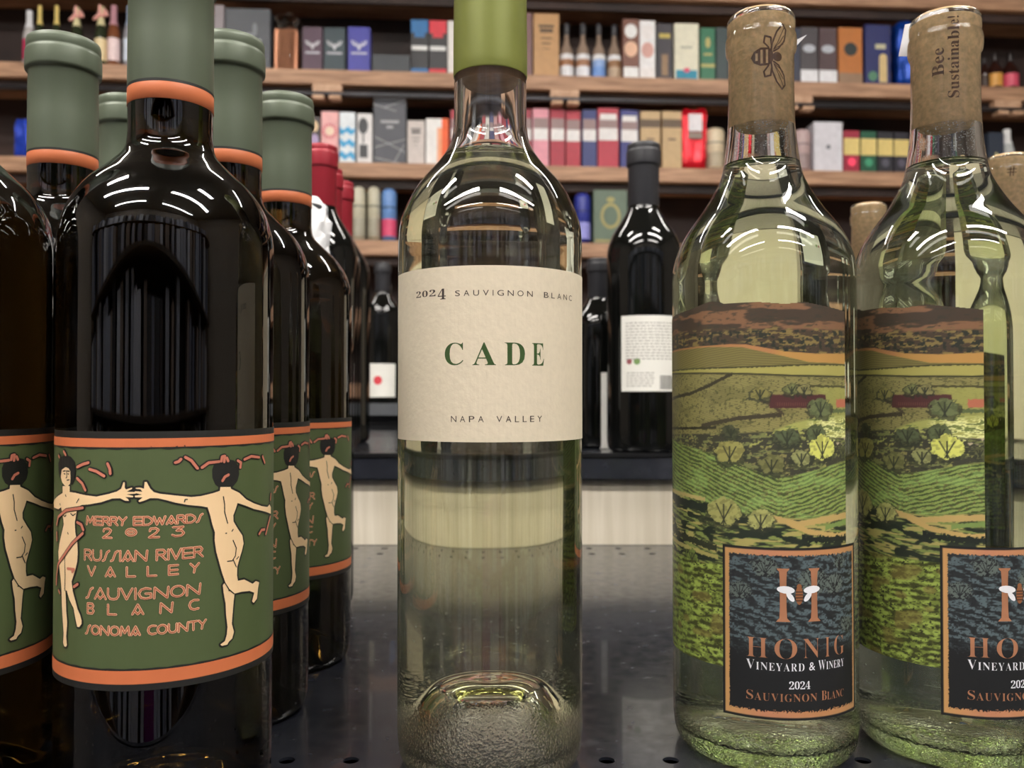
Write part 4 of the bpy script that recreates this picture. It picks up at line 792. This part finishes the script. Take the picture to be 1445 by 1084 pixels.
# ---------------------------------------------------------------- landscape film and front label of the corked bottles
def PX(x): return 1081+131*math.asin(max(-1, min(1, (x-1081)/131)))       # flatten the traced positions onto the arc
def paint_landscape():
    u = np.arange(-78, 26.01, .3); h = np.arange(40.6, 186.5, .3)
    U, H = np.meshgrid(u, h); x = 1081+(U+10.9)/.2913; y = 425+(184-H)/.273
    A = np.zeros(x.shape+(3,))
    n1 = noise2(x/9+50, y/3+9, 1, 3); n2 = noise2(x/30+50, y/10, 2, 3); n3 = noise2(x/3+90, y/2.2, 3, 2); nb = noise2(x/5+70, y/4, 5, 2)
    def mixc(m, c): A[:] = A*(1-m[..., None])+np.array(c, float)*m[..., None]
    def line(pts, extra=0):
        xs = [PX(p[0]) for p in pts]; return np.interp(x, xs, [p[1] for p in pts])+extra
    sm = lambda v: np.clip(v+.5, 0, 1)
    # far hills
    A[:] = (64, 52, 42)
    mixc(sm((noise2(x/40+3, y/9+2, 52, 3)-.50)*12)*sm((455-y)/5+2.2), (122, 84, 58)); mixc(sm((n1-.64)*7)*.6, (52, 50, 42))
    mixc(sm((n1-.56)*9)*sm((y-462)/3)*sm((n2-.35)*8), (122, 104, 56)); mixc(sm((nb-.62)*10)*sm((y-466)/3), (38, 42, 36))
    # patch of orange slope
    o = line([(950, 489), (1040, 485), (1060, 486), (1110, 497), (1150, 500), (1210, 497)])
    mixc(sm(y-o), (168, 112, 66)); mixc(sm(y-o)*sm((x-PX(1100))/15), (176, 128, 62))
    o = line([(950, 492), (1010, 488), (1055, 490), (1085, 498), (1140, 512), (1210, 515)])
    rows = .5+.5*np.sin((y-o)*1.9+x*.35+n2*3)
    mixc(sm(y-o), (122, 112, 58)); mixc(sm(y-o)*rows*.55, (78, 72, 42))
    o = line([(950, 519), (1010, 518), (1080, 517), (1150, 514), (1215, 514)])
    mixc(sm(y-o), (158, 150, 74)); mixc(sm(y-o)*sm(3.2-(y-o)-n3*2), (58, 56, 34))
    o = line([(950, 523), (1000, 525), (1060, 527), (1120, 530), (1180, 531), (1215, 528)])
    mixc(sm(y-o), (118, 112, 62)); mixc(sm(y-o)*sm(3-(y-o)-n3), (52, 52, 34))
    m = sm(y-o-3); rw = .5+.5*np.sin(y*2.1-x*.55+n2*8)
    mixc(m*sm((n2-.45)*8), (136, 128, 72)); mixc(m*rw*.35, (84, 82, 46)); mixc(m*sm((n3-.66)*8)*.6, (62, 62, 36))
    mixc(m*sm((x-PX(1150))/20)*sm((y-545)/4)*.8, (150, 150, 72))
    def band(pts, wd, c, jag=2.2, k=1): mixc(sm((wd+(n3-.5)*jag*2)/2-np.abs(y-line(pts)))*(x > PX(pts[0][0]))*(x < PX(pts[-1][0]))*k, c)
    band([(950, 568), (985, 556), (1010, 545), (1042, 528)], 5, (52, 48, 34))
    band([(1000, 604), (1050, 592), (1105, 586)], 6, (58, 52, 38)); band([(1078, 566), (1092, 572), (1108, 586)], 5, (66, 58, 42))
    band([(1120, 545), (1160, 546), (1212, 548)], 3, (66, 64, 38)); band([(950, 612), (990, 608), (1020, 606)], 4, (48, 46, 32))
    # bright meadow
    o = line([(1000, 640), (1090, 612), (1120, 598), (1150, 590), (1215, 582)])
    mixc(sm((y-o)/4)*sm((632-y)/3), (156, 158, 78)); mixc(sm((y-o)/8-.5)*sm((x-PX(1140))/12)*sm((632-y)/3)*sm((n1-.42)*8), (214, 214, 138))
    mixc(sm((y-o)/4)*sm((632-y)/3)*sm((n1-.6)*12), (104, 116, 56))
    # barn
    def quadm(x0, x1, y0, y1, j=1.5): return sm(x-PX(x0)+(n3-.5)*j)*sm(PX(x1)-x+(n3-.5)*j)*sm(y-y0+(n3-.5)*j)*sm(y1-y+(n3-.5)*j)
    mixc(quadm(1090, 1162, 558, 577), (74, 40, 40)); mixc(quadm(1098, 1155, 569, 574)*(.5+.5*np.sin(x*2.2)), (96, 54, 48)); mixc(quadm(1176, 1209, 565, 576, 3), (176, 96, 70))
    mixc(quadm(1168, 1212, 578, 584, 4), (84, 96, 56)); mixc(quadm(1176, 1212, 620, 630, 3), (176, 160, 128))
    # dark wood around the middle trees
    dk_ = sm((line([(950, 622), (1000, 616), (1040, 614), (1100, 610), (1150, 606), (1160, 618), (1215, 628)])-y)*-.5)
    lo = line([(950, 624), (1000, 640), (1040, 655), (1100, 676), (1130, 670), (1180, 655), (1215, 648)])
    mixc(dk_*sm((lo-y)*.5)*sm((nb-.36)*10), (56, 56, 44)); mixc(dk_*sm((lo-y)*.5)*sm((n1-.62)*10), (112, 118, 64))
    # middle vineyard: wavy rows
    ph = (y-lo)*1.05+.10*(x-1081)*np.sign(x-PX(1105))+4*noise2(x/14+3, y/9, 8, 2)
    vine = .5+.5*np.sin(ph); vm = sm((y-lo)*.5)
    mixc(vm, (62, 78, 38)); mixc(vm*sm((vine+(nb-.5)*1.1-.42)*4), (128, 148, 70)); mixc(vm*sm((n2-.62)*8)*.5, (140, 176, 88)); mixc(vm*sm((n3-.68)*9)*.5, (92, 74, 46))
    # road and lower ground
    o = line([(950, 708), (990, 712), (1025, 722), (1090, 731), (1130, 733), (1170, 728), (1215, 721)])
    g = sm((y-o)*.5); st = .5+.5*np.sin((y-o)*.75-(x-1000)*.10+3*n2)
    mixc(g, (58, 66, 40)); mixc(g*sm((st+(n1-.5)*1.6-.42)*4), (118, 132, 62)); mixc(g*sm((noise2(x/22, y/3.2, 11, 2)-.58)*12), (162, 150, 80)); mixc(g*sm((noise2(x/18, y/5, 12, 2)-.58)*12), (34, 42, 32))
    band([(948, 709), (970, 709), (1005, 712)], 6, (176, 156, 92))
    band([(1085, 730), (1125, 741), (1160, 735), (1213, 727)], 9, (180, 148, 84)); band([(1110, 738), (1140, 752), (1175, 760), (1213, 756)], 8, (184, 150, 84))
    band([(1160, 748), (1180, 742), (1213, 736)], 7, (112, 138, 66), 4)
    band([(950, 716), (975, 722), (1005, 726)], 12, (36, 44, 36), 5); band([(1130, 760), (1165, 765), (1200, 764)], 9, (30, 36, 30), 6); band([(1078, 745), (1110, 762), (1140, 770)], 6, (30, 38, 30), 3)
    band([(950, 768), (985, 775), (1020, 782)], 9, (46, 50, 36), 6); band([(948, 783), (980, 788), (1022, 794)], 6, (158, 146, 76))
    # trees
    def tree(tx, ty, r, c, c2, sq=.8):
        X0 = PX(tx); d = np.sqrt((x-X0)**2+((y-ty)/sq)**2)
        lb_ = 7*(noise2(x/5+tx, y/5+ty, 61)-.5)+6*(n3-.5)
        mixc(sm((r+2+lb_-d-(ty-y)*.25)*.7)*.7, c2); mixc(sm(r-1+lb_-d), c); mixc(sm(r-1+lb_-d)*sm((nb-.52)*9)*.6, [q*.72 for q in c])
        for q in (-.5, 0, .5): mixc(sm(.9-np.abs((x-X0)-q*(ty+r*.5-y)))*(y > ty-r*.4)*(y < ty+r*sq*1.15)*(d < r), c2)
    D = (44, 48, 36)
    for a in ((1078, 556, 13, (122, 116, 60)), (1118, 550, 10, (112, 116, 66)), (1134, 551, 10, (128, 122, 72)), (1155, 576, 18, (98, 108, 66)), (1040, 612, 12, (66, 72, 48)),
              (1112, 618, 16, (78, 88, 58)), (1150, 612, 14, (86, 96, 60)), (1038, 640, 21, (150, 144, 74)), (1092, 657, 17, (112, 112, 62)), (1130, 647, 15, (140, 142, 84)), (1157, 633, 21, (204, 206, 92)), (1185, 640, 10, (90, 92, 56)),
              (1030, 726, 25, (158, 156, 84)), (1078, 735, 18, (160, 160, 88)), (1002, 742, 6, (60, 70, 44)), (985, 800, 14, (104, 122, 52)), (962, 812, 12, (112, 134, 56))): tree(*a, D)
    # nearest vineyard
    o = line([(950, 800), (1000, 806), (1060, 800), (1215, 800)]); f = sm((y-o)*.4)
    bl = noise2(x/7+20, y/4.2+5, 21, 2); rr = .5+.5*np.sin(y*.62+.05*x+5*noise2(x/26, y/20, 22))
    mixc(f, (58, 62, 26)); mixc(f*sm((bl+.35*rr-.56)*8), (112, 128, 48)); mixc(f*sm((bl+.3*rr-.78)*10), (150, 170, 70)); mixc(f*sm((n3-.7)*10), (40, 44, 22))
    mixc(f*sm((PX(985)-x)/14)*sm(rr-.4)*.6, (128, 150, 62)); mixc(f*sm((noise2(x/20, y/14, 23)-.62)*8)*.6, (118, 100, 48))
    top = line([(880, 440), (955, 434), (985, 429), (1010, 421), (1025, 422), (1033, 426), (1070, 425), (1110, 429), (1135, 426), (1160, 431), (1190, 437), (1212, 436)])
    A[:] = np.clip(A*1.14+12, 0, 255); g_ = A.mean(-1, keepdims=True); A[:] = A*.86+g_*.14
    return u, h, A, (y > top) & (y < 951+0*x)
def paint_front():
    u = np.arange(-26.6, 32.5, .24); h = np.arange(22.7, 88.8, .24); U, H = np.meshgrid(u, h)
    px = (U+26.6)/59*740; py = (88.7-H)/66*960     # label's own 740 x 960 layout
    A = np.zeros(px.shape+(3,)); A[:] = (24, 25, 26)
    sm = lambda v: np.clip(v+.5, 0, 1)
    def mixc(m, c): A[:] = A*(1-m[..., None])+np.array(c, float)*m[..., None]
    n = noise2(px/9+5, py/9, 31, 2); nr = noise2(px/5+5, py/5, 35, 1)
    e = np.minimum(np.minimum(px-12, 728-px), np.minimum(py-14, 946-py)); inner = np.minimum(np.minimum(px-34+(nr-.5)*6, 712-px+(nr-.5)*6), np.minimum(py-44+(nr-.5)*14, 912-py+(nr-.5)*22))
    cop = np.stack([np.interp(px, [0, 200, 500, 740], [196, 188, 184, 180]), np.interp(px, [0, 200, 500, 740], [150, 128, 130, 136]), np.interp(px, [0, 200, 500, 740], [92, 96, 86, 90])], -1)
    fm = sm(e/3)*sm(-inner/2.5); A[:] = A*(1-fm[..., None])+cop*fm[..., None]
    # engraved hills
    im = sm(inner/2.5)*sm((560-py+.0*px+(n-.5)*120)/50)
    flow = (py-.45*px*np.exp(-((px-420)/500)**2))/17+4*noise2(px/90, py/60, 33, 2)+1.5*noise2(px/20, py/14, 34)
    ln = sm((np.sin(flow*2)*.6+(noise2(px/34, py/9, 36, 2)-.5)*1.9)*1.8)
    mixc(im*(.15+.85*ln), (84, 98, 102)); mixc(im*sm((n-.62)*8)*.7, (26, 28, 30))
    for tx, ty, r in ((205, 110, 62), (85, 250, 55), (440, 190, 82), (560, 210, 62), (650, 450, 48), (600, 90, 40)):
        d = np.hypot(px-tx, (py-ty)*1.1); q = noise2(px/10, py/10, 37+tx, 2)
        mixc(im*sm((r+(q-.5)*44-d)*.15), (94, 104, 98)); mixc(im*sm((r+8-d)*.2)*sm((q-.62)*14), (28, 30, 32))
        for s_ in (-.7, -.3, 0, .35, .7): mixc(im*sm(2.2-np.abs((px-tx)-s_*(ty+r*.6-py)))*(py > ty-r*.6)*(py < ty+r)*(d < r), (24, 26, 28))
    return u, h, A
film_m = vcol_mat('printed_film', .32, .22, .08); flab_m = vcol_mat('printed_label', .5)
copper = mat('copper_foil_print', (190, 132, 98), .42, metal=.35, var=.12, scale=70); white = mat('white_print', (232, 232, 236), .5, var=.02)
gl_ho = glass('pale_green_glass', 1.5, (.68, .95, .60), 6, bumpz=.012, bstr=.6, bscale=700)
liq_ho = glass('green_wine', 1.34, (.74, .92, .22), 7)
corkm = mat('printed_cork', (218, 184, 138), .8, var=.2, scale=420, bump=.5)
RH = .0381
ho_o = smoothp([(0, .0090), (.012, .0084), (.020, .0065), (.0265, .0028), (.0300, .0003), (.0325, 0), (.0350, .0012), (.0370, .0045), (.0380, .0110)], 4)+smoothp([(RH, .016), (RH, .05), (RH, .1), (RH, .16), (RH, .190), (RH, .1965), (.0378, .2021), (.0352, .2112), (.0312, .2186), (.0250, .2271), (.0207, .2341), (.0171, .2417), (.0152, .2524), (.0141, .263), (.0137, .2780), (.0137, .2925), (.0139, .2940), (.0146, .2955), (.0149, .2985), (.0147, .3018), (.0142, .3030), (.0143, .3065), (.0139, .3098), (.0128, .3112), (.0114, .3110), (.0110, .3100)], 4)
ho_i = smoothp([(0, .0125), (.012, .0119), (.020, .0102), (.0265, .0078), (.0310, .0072), (.0338, .0092), (.0348, .0140), (.0352, .024)], 4)+smoothp([(.0353, .04), (.0353, .1), (.0353, .17), (.0353, .190), (.0352, .1955), (.0348, .2012), (.0322, .2096), (.0282, .2168), (.0222, .2250), (.0178, .2320), (.0142, .2400), (.0122, .2510), (.0112, .2620), (.0109, .2780), (.0109, .30), (.01095, .3098)], 4)
def bee(k, cx, cy, s, part):
    if part == 'wing':
        for q in (-1, 1):
            k.disc((cx+q*s*.30, cy+s*.08), s*.20, 14, s*.085, rot=q*.10); k.disc((cx+q*s*.20, cy-s*.08), s*.13, 12, s*.06, rot=q*.9)
    if part == 'body': k.disc((cx, cy+s*.0), s*.105, 16, s*.26); k.disc((cx, cy+s*.24), s*.07, 10)
    if part == 'stripe':
        for a in (-.16, -.08, .0, .08): k.poly([(cx-s*.1, cy+s*a), (cx+s*.1, cy+s*a), (cx+s*.1, cy+s*(a+.025)), (cx-s*.1, cy+s*(a+.025))])
LU, LH, LA, LK = paint_landscape(); FU, FH, FA = paint_front()
def corked():
    t = thing('wine_bottle', '', 'bottle', (0, 0, SZ))
    obj('glass', lt(wall_profile(ho_o, ho_i), 128), gl_ho, t, True)
    liquid('wine', ho_i, .2470, t, liq_ho)
    c = obj('cork', lt([(0, .2628), (.0108, .2628), (.0112, .2632), (.0112, .3082), (.0108, .3090), (0, .3090)], 64), corkm, t, True)
    rs = random.Random(5); bm = bmesh.new()          # condensation beads on the air gap under the cork
    for i in range(420):
        a = rs.uniform(0, 2*PI); z = .2500+.0125*rs.random()**.7; r_ = rs.uniform(.00010, .00026)
        bmesh.ops.create_icosphere(bm, subdivisions=1, radius=r_, matrix=Matrix.Translation((.0109*math.cos(a)*(1+.02*(.262-z)/.012), .0109*math.sin(a)*(1+.02*(.262-z)/.012), z)))
    tag(obj('condensation', bm, mat('water_beads', (236, 242, 246), .15, spec=1), t, True), kind='stuff')
    film = grid_print('landscape_film', film_m, t, RH, LU, LH, LA, LK, lift=.08)
    fr = grid_print('front_label', flab_m, t, RH, FU, FH, FA, lift=.22)
    k = Ink()
    for x0, x1 in ((-6.3, -.9), (6.0, 11.3)):
        c0 = (x0+x1)/2; wd = 1.45
        k.poly([(x0, 60.4), (x1, 60.4), (x1-.5, 61.0), (c0+wd, 61.8), (c0+wd*.85, 66), (c0+wd*.85, 76), (c0+wd, 79.6), (x1-.5, 80.3), (x1-.3, 80.8), (x0+.3, 80.8), (x0+.5, 80.3), (c0-wd, 79.6), (c0-wd*.85, 76), (c0-wd*.85, 66), (c0-wd, 61.8), (x0+.5, 61.0)])
    for ch, a, b in (('H', -17.3, -9.4), ('O', -6.9, 1.6), ('N', 3.9, 10.9), ('I', 13.4, 15.6), ('G', 17.9, 23.6)): k.text(SB(ch), a, b, 46.4 if ch != 'O' else 46.2, 53.9, off=-.16)
    def caps(k, big, small, u0, u1, h0, hb, hs):
        W = {'I': .5, 'N': 1.05, 'V': 1.0, 'W': 1.35, 'O': 1.05, 'G': 1.0, 'S': .75, 'B': .9, 'E': .85, 'L': .85, 'Y': .95}
        seq = [(big, 1.0)]+[(c, hs/hb) for c in small]; tot = sum(W.get(c, .95)*z+.14 for c, z in seq)-.14; q = (u1-u0)/tot; u = u0
        for c, z in seq:
            wd = W.get(c, .95)*z*q; k.text(SB(c), u, u+wd, h0, h0+(hb if z == 1 else hs), off=-.12); u += wd+.14*q
    caps(k, 'S', 'AUVIGNON', -17.4, 9.6, 29.9, 3.6, 2.9); caps(k, 'B', 'LANC', 11.6, 23.1, 29.9, 3.6, 2.9)
    k.build('copper_lettering', copper, fr, RH, .27)
    k = Ink(); caps(k, 'V', 'INEYARD', -17.4, 4.4, 41.6, 3.7, 2.9); k.text('&', 6.3, 8.8, 41.7, 44.8); caps(k, 'W', 'INERY', 10.2, 23.4, 41.6, 3.7, 2.9)
    for i, ch in enumerate('2024'): k.text(SB(ch), -1.55+i*2.12, .35+i*2.12, 34.7, 37.7, off=-.08)
    bee(k, 2.5, 71.3, 17, 'wing'); k.build('white_lettering', white, fr, RH, .31)
    k = Ink(); bee(k, 2.5, 70.6, 14, 'body'); k.build('bee_body', mat('bee_brown', (142, 92, 58), .5), fr, RH, .36)
    k = Ink(); bee(k, 2.5, 70.6, 14, 'stripe'); k.build('bee_stripes', mat('bee_dark', (60, 38, 26), .5), fr, RH, .42)
    return t, c
RC = .01125
ckb = mat('cork_brand', (92, 62, 42), .7)
hg = 'clear corked bottles with a vineyard film and black label'
h0, c = corked(); place(h0, .1078, .3661, 0, 'corked clear bottle with a bee printed on the cork and whole black and copper label', hg)
H2 = copy_tree(h0)
H2 = place(H2, .1880, .3670, 0, 'corked clear bottle with lettering running up its cork, black label cut by the right edge', hg)
# the two bottles are turned differently and their labels were applied at different angles
for ch in H2.children:
    if ch.name.startswith('landscape'): ch.rotation_euler.z = -.0311/RH
    if ch.name.startswith('front_label'): ch.rotation_euler.z = .0054/RH
H3 = place(copy_tree(h0), .3400, .5800, 1.9, 'corked bottle half hidden behind the right one, hash sign on its cork', hg)
H4 = place(copy_tree(h0), .3050, .7250, 2.5, 'farthest corked bottle, its pale cork showing low between the two front corked ones', hg)
def corkof(t): return [q for q in t.children if q.name.startswith('cork')][0]
# bee, seen lying sideways on the first cork
k = Ink(); k.poly([(-4.4, 289.5), (-3.2, 291.9), (-.6, 293.4), (2.6, 293.2), (4.0, 291.6), (4.4, 289.5), (4.0, 287.4), (2.6, 285.8), (-.6, 285.6), (-3.2, 287.1)])
for sy in (1, -1):
    k.stroke([(3.4, 289.5+sy*2.6), (3.8, 289.5+sy*6), (5.6, 289.5+sy*10.5), (8.0, 289.5+sy*13.5), (9.6, 289.5+sy*11.5), (9.0, 289.5+sy*7.5), (6.5, 289.5+sy*3.6), (4.4, 289.5+sy*2.2)], .7)
    k.stroke([(2.4, 289.5+sy*3.8), (.6, 289.5+sy*6.4), (1.0, 289.5+sy*8.6), (3.2, 289.5+sy*8.0), (3.6, 289.5+sy*5)], .7)
    for q in (6, 9, 12): k.stroke([(4.4, 289.5+sy*3), (8.6, 289.5+sy*q)], .3)
k.disc((6.0, 289.5), 2.0, 12); k.build('bee_print', ckb, corkof(h0), RC, .02, -.24, step=.6)
k = Ink()
for x0, hh in ((-2.6, 1.6), (-.7, 2.9), (1.3, 2.9)): k.poly([(x0, 289.5-hh), (x0+.9, 289.5-hh), (x0+.9, 289.5+hh), (x0, 289.5+hh)])
k.build('bee_bands', corkm, corkof(h0), RC, .10, -.24, step=.6)
def vtext(name, txt, cork, hA, hB, ua, ub, rot):
    k = Ink(); k.text(txt, hA, hB, ua, ub)
    for v in k.bm.verts: v.co.x, v.co.y = -v.co.y, v.co.x
    k.build(name, ckb, cork, RC, .03, rot, step=.6)
BL = {'B': 0x1D401}
low = lambda s_: ''.join(chr(0x1D400+ord(q)-65) if 'A' <= q <= 'Z' else chr(0x1D41A+ord(q)-97) if 'a' <= q <= 'z' else q for q in s_)
vtext('cork_lettering', low('Bee'), corkof(H2), 282.5, 294.5, -.2, 4.2, -.52)
vtext('cork_lettering', low('Sustainable!'), corkof(H2), 272.5, 307.0, -5.6, -1.4, -.52)
k = Ink()
for a in (0, 1.6): k.stroke([(a, 296), (a+.4, 301.5)], .55)
for b in (297.8, 299.8): k.stroke([(-1.4, b), (3.2, b)], .55)
k.build('cork_hash', ckb, corkof(H3), RC, .03, -2.35, step=.6)
# paper slips caught behind the lips
tagm = mat('slip_paper', (206, 206, 210), .6)
for t, pts, y in ((h0, [(.006, .300), (.0255, .3095), (.017, .3005), (.014, .298), (.012, .306)], .0155), (H2, [(-.013, .300), (-.010, .3145), (.006, .3175), (.010, .3165), (.008, .300)], .0155)):
    bm = bmesh.new(); a = [bm.verts.new((p[0], y, p[1]+.001)) for p in pts]; b = [bm.verts.new((p[0], y+.0003, p[1]+.001)) for p in pts]
    bm.faces.new(a); bm.faces.new(b)
    for i in range(len(pts)): bm.faces.new((a[i], a[(i+1) % len(pts)], b[(i+1) % len(pts)], b[i]))
    obj('paper_slip', bm, tagm, t)['label'] = 'torn white paper slip'
